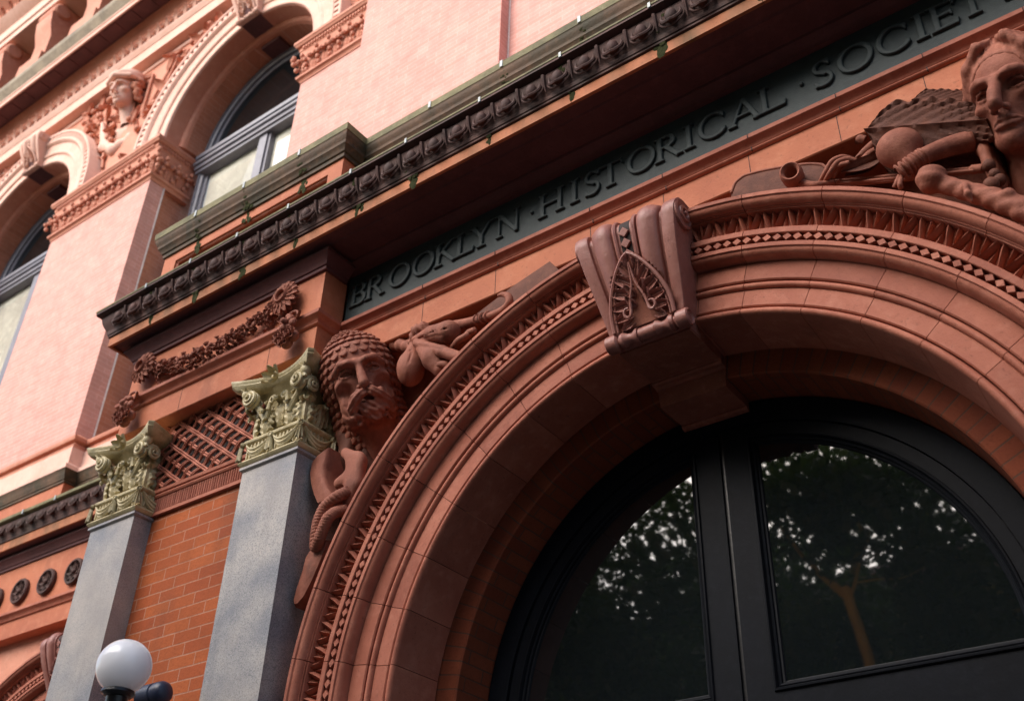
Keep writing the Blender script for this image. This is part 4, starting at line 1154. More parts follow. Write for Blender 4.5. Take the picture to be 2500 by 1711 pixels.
    # lower pane below the transom rail, out of the picture
m = MB(); m.box(-0.0115, 0.0115, 0.604, 0.64, -3.1, 1.334)
m.build('meeting_gap', METAL, door, 0)
m = MB(); m.prism([(0.602, -0.42), (0.565, -0.44), (0.560, -0.50), (0.64, -0.50), (0.64, -0.42)], -1.335, 1.335); m.box(-1.335, 1.335, 0.60, 0.66, -3.1, -0.501)
m.build('lower_door', EBONY, door, 0)
MB().box(-1.6, 1.6, 0.7, 0.72, -3.1, 1.6).build('lobby_blackout', METAL, door, 0)

# ------------------------------------------------------------------ garland
gar = thing('garland', 'brown terracotta garland slung between two daisies on the frieze over the pilasters', 'garland', (-3.32, YP, 2.72))
rnd = random.Random(11)
def daisy(c, R, name):
    d = MB(); cc = np.array(c)
    for ring, (L, W, o, n_) in enumerate(((R, R*0.20, 0.045, 15), (R*0.93, R*0.18, 0.030, 15))):
        for k in range(n_):
            a = 2*PI*(k + 0.5*ring)/n_
            e = np.array([math.cos(a), 0, math.sin(a)])
            petal(d, cc + e*R*0.30 + np.array([0, -o, 0]), e + np.array([0, 0.10 + 0.22*ring, 0]), (0, -1, 0), L*0.70, W, 0.35, -0.12, 0.008, 0.5, 5, 6)
    d.lathe([(R*0.62, 0.0), (R*0.60, 0.03), (0, 0.031)], cc, (0, -1, 0), 20)
    d.build(name, BROWN, gar)
    e = MB(); e.lathe([(R*0.40, 0.03), (R*0.42, 0.055), (R*0.38, 0.066), (R*0.33, 0.062), (R*0.30, 0.042), (0.0, 0.036)], cc, (0, -1, 0), 24); e.build('daisy_eye', BROWN, gar)
F1 = np.array([-2.585, YP, 2.765]); F2 = np.array([-4.055, YP, 2.765])
daisy(F1 + [0, -0.045, 0], 0.128, 'daisy'); daisy(F2 + [0, -0.045, 0], 0.128, 'daisy')
# the swag: knobs, leaves, small blossoms along a hanging curve
fr_ = MB(); lv = MB(); bl = MB()
def swag(t): return np.array([F2[0] + (F1[0]-F2[0])*t, YP - 0.050, 2.775 - 0.165*(1 - (2*t-1)**2)])
for k in range(520):
    t = 0.05 + 0.90*rnd.random(); rr = 0.025 + 0.036*math.sin(PI*t); a = rnd.uniform(-1.9, 1.9); q = math.sqrt(rnd.random())
    p = swag(t) + np.array([rnd.uniform(-.02, .02), -math.cos(a)*rr*q*0.95 + 0.005, math.sin(a)*rr*q])
    kind = rnd.random()
    nrm = np.array([rnd.uniform(-.4, .4), -math.cos(a), math.sin(a)]); nrm /= np.linalg.norm(nrm)
    if kind < 0.50: r = rnd.uniform(0.009, 0.018); fr_.ell(p, (r, r, r), 8, 5)
    elif kind < 0.84:
        d = np.array([rnd.choice([-1, 1])*1.0, rnd.uniform(-.5, .1), rnd.uniform(-1.1, 1.1)])
        petal(lv, p + nrm*0.004, d, nrm, rnd.uniform(.025, .048), rnd.uniform(.010, .017), 0.5, rnd.uniform(-.1, .5), 0.006, 0.1, 5, 6, 0.15)
    else:
        for j in range(5):
            b = 2*PI*j/5; s_ = np.cross(nrm, UP); s_ /= np.linalg.norm(s_)+1e-6; u_ = np.cross(s_, nrm)
            petal(bl, p + nrm*0.012, s_*math.cos(b) + u_*math.sin(b) + nrm*0.5, nrm, 0.022, 0.010, 0.4, 0.2, 0.004, 0.5, 4, 4)
        bl.ell(p + nrm*0.012, (.006, .006, .006), 6, 4)
for k in range(46):
    t = 0.04 + 0.92*rnd.random(); s_ = rnd.choice([-1, 1]); rr = 0.022 + 0.030*math.sin(PI*t)
    p = swag(t) + np.array([0, 0.02, s_*rr*0.85])
    petal(lv, p, (rnd.uniform(-.7, .7), rnd.uniform(-.7, .1), s_), (0, -1, .2), rnd.uniform(.03, .055), .014, .5, .3, .006, .1, 5, 6, .15)
# hanging tails beside the daisies
for F_, s_ in ((F1, -1), (F2, 1)):
    for k in range(46):
        t = rnd.random(); p = F_ + np.array([s_*(0.10 + 0.13*t) + rnd.uniform(-.016, .016), -0.018 + rnd.uniform(-.015, 0), -0.06 - 0.15*t + rnd.uniform(-.012, .012)])
        if rnd.random() < .55: r = rnd.uniform(.006, .013)*(1.15 - .5*t); fr_.ell(p, (r, r, r), 7, 5)
        else: petal(lv, p, (rnd.uniform(-1, 1), -.3, rnd.uniform(-1, .2)), (0, -1, 0), .03, .010, .4, .3, .005, .1, 4, 5)
fr_.build('berries', BROWN, gar); lv.build('leaves', BROWN, gar); bl.build('blossoms', BROWN, gar)
# grape and rose bunches that hang over the architrave moulding
def bunch(c, label):
    b = thing('fruit_bunch', label, 'fruit bunch', c, 'fruit bunches on the architrave'); c = np.array(c); g = MB(); ro = MB()
    for k in range(30):
        a = rnd.uniform(0, 2*PI); q = rnd.random()
        p = c + np.array([0.066*math.cos(a)*q, -0.035 - 0.045*(1-q) + rnd.uniform(-.01, .01), 0.045 + 0.062*math.sin(a)*q]); r = rnd.uniform(.017, .026)
        g.ell(p, (r, r, r), 9, 6)
    for dx, dz in ((-0.045, -0.055), (0.050, -0.062), (0.0, -0.098)):
        o = c + np.array([dx, -0.050, dz]); ro.ell(o + [0, .02, 0], (.044, .035, .042), 12, 8)
        for rr, n_, lean in ((.040, 6, .15), (.028, 5, .5), (.015, 4, 1.0)):
            for k in range(n_):
                a = 2*PI*k/n_ + rr*60; e = np.array([math.cos(a), 0, math.sin(a)])
                petal(ro, o + e*rr*.35 + np.array([0, -.012 - .4*(.04-rr), 0]), e*(1-.4*lean) + np.array([0, -lean, 0]), -e*.3 + np.array([0, -1, 0]), rr*1.0, rr*.62, .55, .1, .006, .7, 6, 5)
    rb = MB()
    rb.tube([c + np.array([0.045*math.cos(a), -0.02 - 0.02*math.sin(a)*0, 0.125 + 0.03*math.sin(a)]) for a in np.linspace(-.3, PI+.3, 12)], 0.009, 6)
    for s_ in (-1, 1):
        petal(rb, c + np.array([s_*.04, -.02, .09]), (s_, -.2, .1), (0, -1, .3), .075, .022, .3, .3, .008, .3)
    g.build('grapes', BROWN, b); ro.build('roses', BROWN, b); rb.build('ribbon', BROWN, b)
    return b
bunch((-2.475, YP - 0.035, 2.455), 'bunch of carved grapes and roses hanging below the daisy nearest the sign panel')
bunch((-4.115, YP - 0.035, 2.425), 'bunch of carved fruit hanging below the daisy at the outer corner of the porch')

# ------------------------------------------------------------------ globe lamp and the fitting beside it
lp = at(303, 1627, -1.2); R = 66/ppm(lp)
lamp = thing('globe_lamp', 'white glass globe lamp on a black iron post in front of the granite pilaster', 'lamp', (lp[0], lp[1], -3.1))
g = MB(); g.ell(lp, (R, R, R), 40, 24); g.build('globe', OPAL, lamp, 180)
g = MB(); g.lathe([(0.0, -R*0.86), (R*0.52, -R*0.86), (R*0.60, -R*0.90), (R*0.62, -R*1.00), (R*0.52, -R*1.06), (R*0.50, -R*1.10), (R*0.40, -R*1.14), (R*0.36, -R*1.5), (R*0.42, -R*1.55), (R*0.42, -R*1.66), (R*0.34, -R*1.7), (R*0.30, -R*2.6), (R*0.42, -R*2.7), (R*0.30, -R*2.8), (R*0.28, -R*6.0)], lp, UP, 28)
g.build('collar', METAL, lamp, 40)
g = MB(); g.lathe([(0.045, -R*6.0), (0.05, -R*8), (0.07, -R*8.3), (0.05, -R*8.6), (0.06, -(lp[2]+2.6)), (0.12, -(lp[2]+2.5)), (0.13, -(lp[2]+3.1))], lp, UP, 20); g.build('post', METAL, lamp, 40)
fp = at(385, 1693, -0.35); s_ = 1/ppm(fp)
fit = thing('security_camera', 'small dark blue dome fitting fixed to the brick wall behind the globe lamp', 'wall fitting', (fp[0], -0.11, fp[2]))
g = MB(); d_ = CR.T @ np.array([-0.86, 0.30, 0.40]); d_ /= np.linalg.norm(d_)
g.lathe([(0.0, -34*s_), (15*s_, -33*s_), (24*s_, -27*s_), (28*s_, -18*s_), (28*s_, 0), (25*s_, 2*s_), (25*s_, 8*s_), (28*s_, 10*s_), (28*s_, 52*s_), (20*s_, 58*s_), (0, 58*s_)], fp, d_, 24)
g.build('housing', NAVY, fit, 40)
g = MB(); g.tube([fp + d_*40*s_, fp + d_*50*s_ + np.array([0.02, 0.12, -.05]), (fp[0] - 0.02, -0.115, fp[2] - 0.12)], 0.018, 10); g.lathe([(0.05, 0), (0.05, 0.02), (0, 0.02)], (fp[0] - 0.02, -0.112, fp[2] - 0.12), (0, -1, 0), 18); g.build('bracket', NAVY, fit, 40)
# ------------------------------------------------------------------ main building behind the porch
YM = 1.40
BX = [-11.62, -6.58]                       # middles of the two window bays in view
main = thing('main_building', 'tall rose brick building with arched upper windows rising behind the entrance porch', 'building', (-6.5, 1.6, -3.1))
# ground storey: same entablature as the porch, set back
pathM = [(-22, 1.42), (XL - 0.01, 1.42)]
m = MB(); m.sweep(pathM, [(-0.2, 2.07), (0, 2.07), (0, 2.252), (-0.2, 2.252)])
m.sweep(pathM, [(-0.25, 2.334), (0, 2.334), (0, 2.86), (-0.25, 2.86)]); m.build('lower_frieze', ORANGE, main)
m = MB(); m.sweep(pathM, [(q[0], q[1] - 0.212) for q in prof]); m.build('lower_moulding', PINK, main)
m = MB(); m.sweep(pathM, [(q[0], q[1] - 0.04) for q in bed]); m.sweep(pathM, [(-0.2, 3.007), (0.15, 3.007), (0.152, 3.02), (-0.2, 3.02)]); m.build('lower_soffit', PLUM, main)
m = MB(); m.sweep(pathM, [(-0.2, 3.021), (0.152, 3.021), (0.152, 3.005), (0.173, 3.005), (0.173, 3.100), (-0.2, 3.10)]); m.build('lower_corona', CORONA, main)
m = MB(); m.sweep(pathM, [(0.0, 3.1005), (0.178, 3.1005), (0.186, 3.105), (0.186, 3.122), (0.197, 3.145), (0.197, 3.15)] + [(o, z - 0.017) for o, z in ovo] + [(0.0, 3.283)])
for k in range(60):
    x = -14.2 + 0.1826*k
    if x > -4.5: break
    m.ell((x, 1.42 - 0.23, 3.21), (0.036, 0.034, 0.05), 10, 6)
    m.tube([(x + 0.060*math.sin(a), 1.42 - 0.236 - 0.020*math.cos(a) - 0.2*max(0, -0.066*math.cos(a) + 0.012), 3.222 - 0.066*math.cos(a)) for a in np.linspace(-2.6, 2.6, 11)], 0.009, 5)
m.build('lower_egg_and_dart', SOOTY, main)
m = MB(); m.sweep(pathM, [(0.0, 3.284), (0.246, 3.284), (0.262, 3.288), (0.278, 3.30), (0.280, 3.33), (0.2, 3.37), (-0.3, 3.40), (-0.3, 3.284)]); m.build('lower_ledge', MOSS, main)
for x in (-11.0, -10.42, -9.86, -9.28, -8.70, -8.12, -7.55):
    MB().box(x - 0.011, x + 0.011, 1.42 - 0.2845, 1.42 - 0.26, 3.287, 3.337).build('joint_flashing', LEAD, main, 0)
# medallions of the lower frieze
for k in range(14):
    x = -12.35 + 0.462*k
    if x > -5.6: break
    m = MB(); o = np.array([x, 1.42, 2.545])
    m.lathe([(0.135, 0.0), (0.138, 0.03), (0.128, 0.045), (0.112, 0.045), (0.100, 0.022), (0.04, 0.014), (0.0, 0.014)], o, (0, -1, 0), 24)
    for j in range(8):
        a = 2*PI*j/8; e = np.array([math.cos(a), 0, math.sin(a)]); petal(m, o + e*0.028 + np.array([0, -.02, 0]), e, (0, -1, 0), 0.075, 0.026, .4, .2, .006, .5, 5, 5)
    m.ell(o + [0, -.025, 0], (.028, .028, .028), 10, 6); m.build('medallion', SOOTY, main)
# ground storey wall with the arch of the next bay
LC = (-6.70, 1.42, -0.42)
m = MB(); V = []; F = []
for a in ring: V.append((LC[0] + 2.0*math.cos(a), 1.55, LC[2] + 2.0*math.sin(a)))
for a in ring:
    x, z = math.cos(a), math.sin(a); k = 2.5/abs(x) if abs(x)*2.50 > abs(z)*2.5 else 2.50/abs(z)
    V.append((LC[0] + k*x, 1.55, LC[2] + k*z))
m.add(V, [(i, n_+i, n_+i+1, i+1) for n_ in [len(ring)] for i in range(n_ - 1)])
m.box(-22, LC[0] - 2.5, 1.55, 1.8, -3.1, 2.1).box(LC[0] + 2.5, -4.1, 1.55, 1.8, -3.1, 2.1)
for s in (-1, 1):
    a, b = sorted((s*1.47, s*2.499)); m.box(LC[0] + a, LC[0] + b, 1.55, 1.8, -3.1, LC[2])
m.build('ground_storey_wall', ROSE, main, 0)
MB().box(LC[0] - 1.6, LC[0] + 1.6, 2.0, 2.05, -3.1, 1.3).build('lower_window', GLASS, main, 0)

# pedestal course and pier bases
PA = (-10.24, -8.03)
def pier_path(e0=0.0):
    P = [(-22, 1.55)]
    for a, b in ((-15.28, -13.07), PA):
        P += [(a - 0.07, 1.55), (a - 0.07, YM), (b + 0.07, YM), (b + 0.07, 1.55)]
    return P + [(-5.3, 1.55), (-5.3, YM), (-4.16, YM), (-4.16, 1.27), (-2.10, 1.27), (-2.10, YM), (6, YM)]
pp = pier_path()
m = MB(); m.sweep(pp, [(-0.5, 3.38), (0, 3.38), (0, 3.716), (-0.5, 3.716)]); m.build('pedestal_course', ORANGE, main)
m = MB(); m.sweep(pp, [(-0.4, 3.7165), (0.016, 3.7165), (0.018, 3.742), (0.028, 3.745), (0.030, 3.76), (0.05, 3.79), (0.052, 3.81), (0.07, 3.845), (0.074, 3.852), (-0.4, 3.852)]); m.build('pedestal_moulding', DARKMOSS, main)
m = MB(); m.sweep(pp, [(-0.4, 3.853), (0.076, 3.853), (0.076, 3.90), (0.04, 3.93), (0.04, 4.124), (-0.4, 4.124)]); m.build('plinth', PALE, main)
m = MB(); m.sweep(pp, [(-0.4, 4.125), (0.040, 4.125), (0.030, 4.15), (0.034, 4.165), (0.016, 4.185), (0.012, 4.20), (0.05, 4.215), (0.058, 4.235), (0.058, 4.262), (0.03, 4.282), (-0.07, 4.35), (-0.4, 4.35)]); m.build('base_moulding', ROSE, main)
# piers
m = MB()
for a, b in ((-15.28, -13.07), PA): m.box(a, b, YM, 1.62, 4.25, 8.20)
m.box(-5.245, -4.135, YM, 1.62, 4.25, 8.20)
m.box(-2.15, 6, YM, 1.62, 4.25, 11.2)
m.box(-4.13, -2.155, 1.27, 1.62, 4.25, 12)
m.build_by('pier', PIERBRICK, main, [-12, -6, -4.1325, -2.153], 0)
m = MB()
for a, b in ((-15.21, -13.14), (-10.17, -8.10), (-5.17, -4.0)): m.box(a, b, 1.6215, 2.1, 4.0, 8.9)
m.box(-22, -4, 2.09, 2.2, 3.4, 4.3)
m.build_by('window_reveal', REVEALBRICK, main, [-12, -7.5, -4.5], 0)
m = MB()
for x in (-8.03, -13.07): m.tube([(x + 0.004, 1.622, 4.3), (x + 0.006, 1.622, 6), (x + 0.003, 1.622, 8.2)], 0.011, 6)
for x in (-10.24, -5.245): m.tube([(x - 0.004, 1.622, 4.3), (x - 0.004, 1.622, 8.2)], 0.011, 6)
m.tube([(-2.150, 1.40, 4.3), (-2.150, 1.40, 9)], 0.008, 6)  # pale strip paints the highlight along the projecting pier's edge
m.build_by('pointing_and_highlight', PIPE, main, [-12, -9, -6, -4])

# impost capitals: mouldings, leaf frieze, dentils
def imposts():
    return [[(-15.28, 2.0), (-15.28, YM), (-13.07, YM), (-13.07, 2.0)], [(PA[0], 2.0), (PA[0], YM), (PA[1], YM), (PA[1], 2.0)], [(-5.245, 2.0), (-5.245, YM), (-4.135, YM)]]
m1, m2, m3, m4 = MB(), MB(), MB(), MB(); r_ = random.Random(5)
for P in imposts():
    m1.sweep(P, [(-0.3, 8.165), (0.012, 8.165), (0.016, 8.195), (0.034, 8.215), (0.05, 8.222), (0.055, 8.255), (0.03, 8.27), (-0.3, 8.275)])
    m2.sweep(P, [(-0.3, 8.2755), (0.004, 8.2755), (0.01, 8.45), (0.045, 8.62), (0.05, 8.66), (-0.3, 8.66)])
    m3.sweep(P, [(-0.3, 8.6605), (0.05, 8.6605), (0.055, 8.69), (0.065, 8.70), (0.065, 8.755), (0.095, 8.765), (0.115, 8.80), (0.12, 8.80), (0.12, 8.845), (-0.3, 8.86)])
    for i in range(len(P) - 1):
        p, q = np.array(P[i]), np.array(P[i+1]); L = np.linalg.norm(q - p); d = (q - p)/L; nr = np.array([d[1], -d[0]])
        for k in range(int(L/0.045)):
            c = p + d*(k + 0.5)*0.045 + nr*0.072; m3.box(c[0] - 0.012, c[0] + 0.012, c[1] - 0.012, c[1] + 0.012, 8.708, 8.752)
        kk = int(round(L/0.185))
        for k in range(kk + (1 if i == 0 else 1)):
            c2 = p + d*L*k/kk; c = np.array([c2[0], c2[1], 8.285]); out = np.array([nr[0], nr[1], 0])
            if k in (0, kk) and kk > 3: out = out + np.array([-d[0], -d[1], 0])*(0.7 if k == 0 else -0.7); out /= np.linalg.norm(out)
            acanthus(m4, c + out*0.012, UP, out, 0.235, 0.060, th=0.012)
            for s in (-1, 1):
                o = c + np.array([d[0], d[1], 0])*s*0.048 + out*0.055 + UP*0.245; m4.ell(o, (.036, .036, .036), 8, 6)
            for j in range(4):
                o = c + np.array([d[0], d[1], 0])*(L/kk*0.5 + r_.uniform(-.03, .03)) + out*(0.03 + 0.02*j) + UP*(0.05 + 0.08*j); m4.ell(o, (.03, .03, .034), 7, 5)
for q_, n_ in ((m1, 'capital_necking'), (m2, 'capital_bell'), (m3, 'capital_abacus'), (m4, 'capital_leaves')): q_.build_by(n_, ROSE, main, [-12, -6])

# round arches of the windows
ZS = 8.90
for bx in BX + [-16.66]:
    c = (bx, 0, ZS); m = MB()
    m.arc([(1.955, 1.62), (1.955, 1.315), (1.945, 1.30), (1.91, 1.30), (1.90, 1.31), (1.90, 1.40), (1.82, 1.40), (1.82, 1.315), (1.81, 1.305), (1.775, 1.305), (1.765, 1.315), (1.74, 1.335), (1.735, 1.35), (1.60, 1.362), (1.58, 1.35), (1.56, 1.348), (1.54, 1.36), (1.535, 1.378), (1.43, 1.385), (1.41, 1.375), (1.395, 1.385), (1.392, 1.41), (1.392, 1.62)], 0, 180, 64, c)
    m.build('window_arch', PALE, main)
    m = MB(); m.arc([(1.391, 1.412), (1.385, 1.412), (1.383, 1.62), (1.391, 1.62)], 0, 180, 48, c); m.build('arch_intrados', ROSE, main)
    m = MB()
    for k in range(56):
        a = math.radians(2 + 176*k/55); w = 0.031
        e = np.array([math.cos(a), 0, math.sin(a)]); t_ = np.array([-math.sin(a), 0, math.cos(a)]); o = np.array(c)
        P = [o + e*r + t_*u + np.array([0, y, 0]) for y in (1.401, 1.312) for r, u in ((1.822, -w), (1.898, -w), (1.898, w*0.75), (1.822, w))]
        m.hexa([P[i] for i in (0, 1, 2, 3, 4, 5, 6, 7)])
    m.build('bead_row', PALE, main, 0)
    m = MB(); m.arc([(1.385, 1.6205), (1.37, 1.6205), (1.345, 1.64), (1.335, 1.66), (1.33, 1.70), (1.4, 1.70)], 0, 180, 48, c); m.build('arch_rib', ROSE, main)
    m = MB(); m.arc([(1.45, 1.701), (1.325, 1.701), (1.322, 2.06), (1.45, 2.06)], 0, 180, 48, c); m.build('arch_soffit', REVEALBRICK, main)
    m = MB(); V = []; H = 2.52
    for a in ring: V.append((bx + 1.5*math.cos(a), 1.52, ZS + 1.5*math.sin(a)))
    for a in ring:
        x, z = math.cos(a), math.sin(a); k = H/abs(x) if abs(x)*2.45 > abs(z)*H else 2.45/abs(z); V.append((bx + k*x, 1.52, ZS + k*z))
    m.add(V, [(i, n_+i, n_+i+1, i+1) for n_ in [len(ring)] for i in range(n_ - 1)]); m.build('upper_spandrel', ROSE, main, 0)
    # scrolling leaf relief that fills the spandrel
    m = MB(); q_ = random.Random(int(-bx*10))
    for s in (-1, 1):
        vine = []
        for k in range(34):
            x = q_.uniform(0.9, 2.45); zlo = math.sqrt(max(0, 1.98**2 - x*x)) if x < 1.98 else 0; z = q_.uniform(max(zlo, 0.1), 2.25)
            o = np.array([bx + s*x, 1.50, ZS + z]); a = q_.uniform(0, 6.3)
            petal(m, o, (math.cos(a), -0.15, math.sin(a)), (0, -1, 0), q_.uniform(.14, .30), q_.uniform(.04, .08), .5, q_.uniform(-.1, .4), .03, .2, 5, 6)
            vine.append(o + [0, -.012, 0])
            if k % 2: m.ell(o + [q_.uniform(-.1, .1), -.03, q_.uniform(-.1, .1)], (.05, .05, .05), 8, 6)
        vine.sort(key=lambda p: abs(p[0] - bx) + .3*p[2]); m.tube(smooth_path(vine, 120, 2), 0.022, 6)
    m.build_by('spandrel_scrollwork', ROSE, main, [bx])
m = MB(); m.box(-2.15, 6, YM, 1.62, 11.2005, 12.1); m.box(-4.13, -3.9, 1.62, 2.2, 3.4, 12); m.build('upper_wall', PIERBRICK, main, 0)
# upper entablature, cove and soffit in the plum shade colour
pu = [(-24, 1.36), (-4.14, 1.36)]
m = MB(); m.sweep(pu, [(-0.3, 11.15), (-0.14, 11.15), (-0.125, 11.17), (-0.125, 11.19), (-0.15, 11.205), (-0.3, 11.21)])
m.sweep(pu, [(-0.3, 11.27), (0.0, 11.27), (0.0, 11.50), (0.012, 11.505), (0.02, 11.53), (0.055, 11.57), (0.06, 11.60), (0.0, 11.605), (-0.3, 11.605)]); m.build('upper_architrave', PALE, main)
m = MB(); m.sweep(pu, [(-0.3, 11.606), (0.0, 11.606), (0.03, 11.86), (-0.3, 11.86)])
for k in range(120):
    x = -17.0 + 0.107*k
    if x > -4.2: break
    e = (1 if k % 2 else -1); petal(m, (x, 1.345, 11.73 - e*0.09), (0.35, -.1, e), (0, -1, 0), .20, .045, .5, .3, .02, .3, 5, 5)
m.build('floral_frieze', PALE, main)
m = MB(); m.sweep(pu, [(-0.3, 11.861), (0.04, 11.861), (0.045, 11.885), (0.03, 11.89)] + [(0.032 + 0.10*(1 - math.cos(PI/2*k/6)), 11.895 + 0.225*math.sin(PI/2*k/6)) for k in range(7)] + [(0.135, 12.138), (-0.3, 12.138)])
for k in range(330):
    x = -17 + 0.038*k
    if x > -4.2: break
    m.tube([(x, 1.36 - 0.030, 11.90), (x, 1.36 - 0.045, 12.0), (x, 1.36 - 0.09, 12.07), (x, 1.36 - 0.13, 12.118)], 0.011, 5)
m.build('fluted_cove', ROSE, main)
m = MB(); m.sweep(pu, [(-0.3, 12.14), (0.405, 12.14), (0.405, 12.18), (-0.3, 12.18)]); 
for k in range(40):
    x = -17 + 0.41*k
    if x > -4.6: break
    m.box(x, x + 0.30, 1.36 - 0.37, 1.36 - 0.165, 12.128, 12.1395)
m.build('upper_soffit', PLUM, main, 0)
m = MB(); m.sweep(pu, [(0.406, 12.20), (0.406, 12.12), (0.43, 12.12), (0.43, 12.20), (0.445, 12.21), (0.445, 12.25), (0.0, 12.25), (0.0, 12.20)]); m.build('upper_corona', PALE, main)
m = MB(); m.sweep(pu, [(-0.3, 12.251), (0.45, 12.251), (0.46, 12.27), (0.52, 12.38), (0.53, 12.40), (0.53, 12.50), (0.3, 12.58), (-2, 12.65), (-2, 12.251)]); m.build('upper_ledge', LEDGE, main)
# open loggia above
m = MB(); m.box(-24, -4, 2.6, 2.8, 12.5, 16); m.build('loggia_wall', PLUM, main, 0)
for k in range(6):
    x = -15.36 + 1.53*k
    m = MB(); m.prism([(1.0, 12.5), (0.98, 13.5), (0.90, 13.75), (0.86, 14.0), (0.92, 14.2), (1.0, 14.32), (1.6, 14.35), (1.6, 12.5)], x - 0.24, x + 0.24)
    m.lathe([(0.0, -0.03), (0.13, -0.03), (0.16, 0.0), (0.16, 0.50), (0.13, 0.53), (0.0, 0.53)], (x - 0.25, 1.02, 14.15), (1, 0, 0), 18)
    m.box(x - 0.34, x + 0.34, 0.9, 1.7, 12.5, 12.95)
    m.build('loggia_pier', ROSE, main, 40)
pu2 = [(-24, 1.0), (-4, 1.0)]
m = MB(); m.sweep(pu2, [(-1.6, 14.36), (0.12, 14.36), (0.13, 14.50), (0.16, 14.52), (0.16, 14.66), (0.13, 14.68), (0.13, 14.9), (0.22, 14.98), (0.30, 15.1), (-1.6, 15.1)]); m.build('loggia_architrave', PALE, main)
m = MB(); m.sweep(pu2, [(-1.6, 15.101), (0.2, 15.101), (0.22, 15.5), (0.6, 15.9), (-1.6, 15.9)])
for k in range(90):
    x = -17 + 0.13*k; petal(m, (x, 0.79, 15.16), (0.3*(-1)**k, -.1, 1), (0, -1, 0), .30, .055, .5, .3, .02, .3, 5, 5)
m.build('loggia_frieze', ROSE, main)

# ------------------------------------------------------------------ upper windows
def clear_glass():
    m, t, b = nodes("clear_glass"); g = t.nodes.new("ShaderNodeBsdfGlossy"); g.inputs['Roughness'].default_value = 0.02
    tr = t.nodes.new("ShaderNodeBsdfTransparent"); f = t.nodes.new("ShaderNodeFresnel"); f.inputs[0].default_value = 1.5
    mx = t.nodes.new("ShaderNodeMixShader"); t.links.new(f.outputs[0], mx.inputs[0]); t.links.new(tr.outputs[0], mx.inputs[1]); t.links.new(g.outputs[0], mx.inputs[2])
    t.links.new(mx.outputs[0], t.nodes["Material Output"].inputs[0]); return m
CLEAR = clear_glass()
def arched_window(bx, label):
    w = thing('arched_window', label, 'window', (bx, 2.0, 4.3), 'arched upper windows with grey frames'); c = (bx, 0, ZS)
    m = MB(); m.arc([(1.322, 1.99), (1.29, 1.955), (1.25, 1.95), (1.245, 1.97), (1.215, 1.985), (1.21, 2.02), (1.17, 2.03), (1.165, 2.06), (1.322, 2.10)], 0, 180, 48, c)
    lp_ = [(1.322, 1.99), (1.29, 1.955), (1.25, 1.95), (1.245, 1.97), (1.215, 1.985), (1.21, 2.02), (1.17, 2.03), (1.165, 2.06), (1.322, 2.10)]
    for s in (-1, 1):
        m.add([(bx + s*r, y, z) for z in (4.0, ZS) for r, y in lp_], [(i, (i+1) % 9, (i+1) % 9 + 9, i + 9) for i in range(9)])
    m.build('frame', IRON, w)
    m = MB(); m.prism([(2.1, 8.60), (1.93, 8.60), (1.925, 8.64), (1.90, 8.65), (1.90, 8.70), (1.87, 8.72), (1.865, 8.75), (1.91, 8.78), (1.93, 8.80), (1.88, 8.83), (1.875, 8.885), (2.1, 8.895)], bx - 1.33, bx + 1.33); m.build('transom', IRON, w)
    m = MB(); m.prism([(2.1, 4.0), (1.96, 4.0), (1.96, 8.599), (2.1, 8.599)], bx - 0.07, bx + 0.07); m.prism([(2.1, 4.0), (1.985, 4.0), (1.985, 8.599), (2.1, 8.599)], bx - 0.115, bx - 0.0705); m.prism([(2.1, 4.0), (1.985, 4.0), (1.985, 8.599), (2.1, 8.599)], bx + 0.0705, bx + 0.115); m.build('mullion', IRON, w, 0)
    g = [(bx + 1.17*math.cos(a), 2.045, ZS + 1.17*math.sin(a)) for a in np.linspace(0, PI, 40)]
    MB().add(g, [tuple(range(40))]).build('lunette_pane', GLASS, w, 0)
    for s in (-1, 1):
        a, b = sorted((bx + s*0.116, bx + s*1.168)); p = MB().add([(a, 2.045, 4.3), (b, 2.045, 4.3), (b, 2.045, 8.6), (a, 2.045, 8.6)], [(0, 1, 2, 3)]).build('pane', CLEAR, w, 0)
        MB().box(a, b, 2.066, 2.072, 4.3, 8.6).build('blind', BLIND, p, 0)
        MB().box(a, b, 2.02, 2.07, 6.30, 6.37).build('meeting_rail', IRON, p, 0)
    return w
arched_window(BX[1], 'grey framed arched window with pale blinds above the mossy parapet ledge')
arched_window(BX[0], 'grey framed arched window beyond the wide brick pier, farthest from the porch')
# the lower bay repeats the porch's arch and keystone
a2 = copy_tree(arch1); a2.location = LC; a2['label'] = 'distant rose terracotta arch half hidden by the outer granite pilaster'
k2 = copy_tree(key1); k2.location = (LC[0], LC[1], LC[2]); k2['label'] = 'distant mauve keystone partly hidden by the outer granite pilaster'
uk = make_keystone('pale scrolled keystone above the arched window over the mossy ledge', (0, 0, 0), 'scrolled arch keystones', PALE, PLUM)
uk.location = (BX[1], 1.43, ZS - 0.005); uk.scale = (0.92, 1.0, 0.90)
uk2 = copy_tree(uk); uk2.location = (BX[0], 1.43, ZS - 0.005); uk2['label'] = 'pale scrolled keystone over the arched window beyond the wide brick pier'
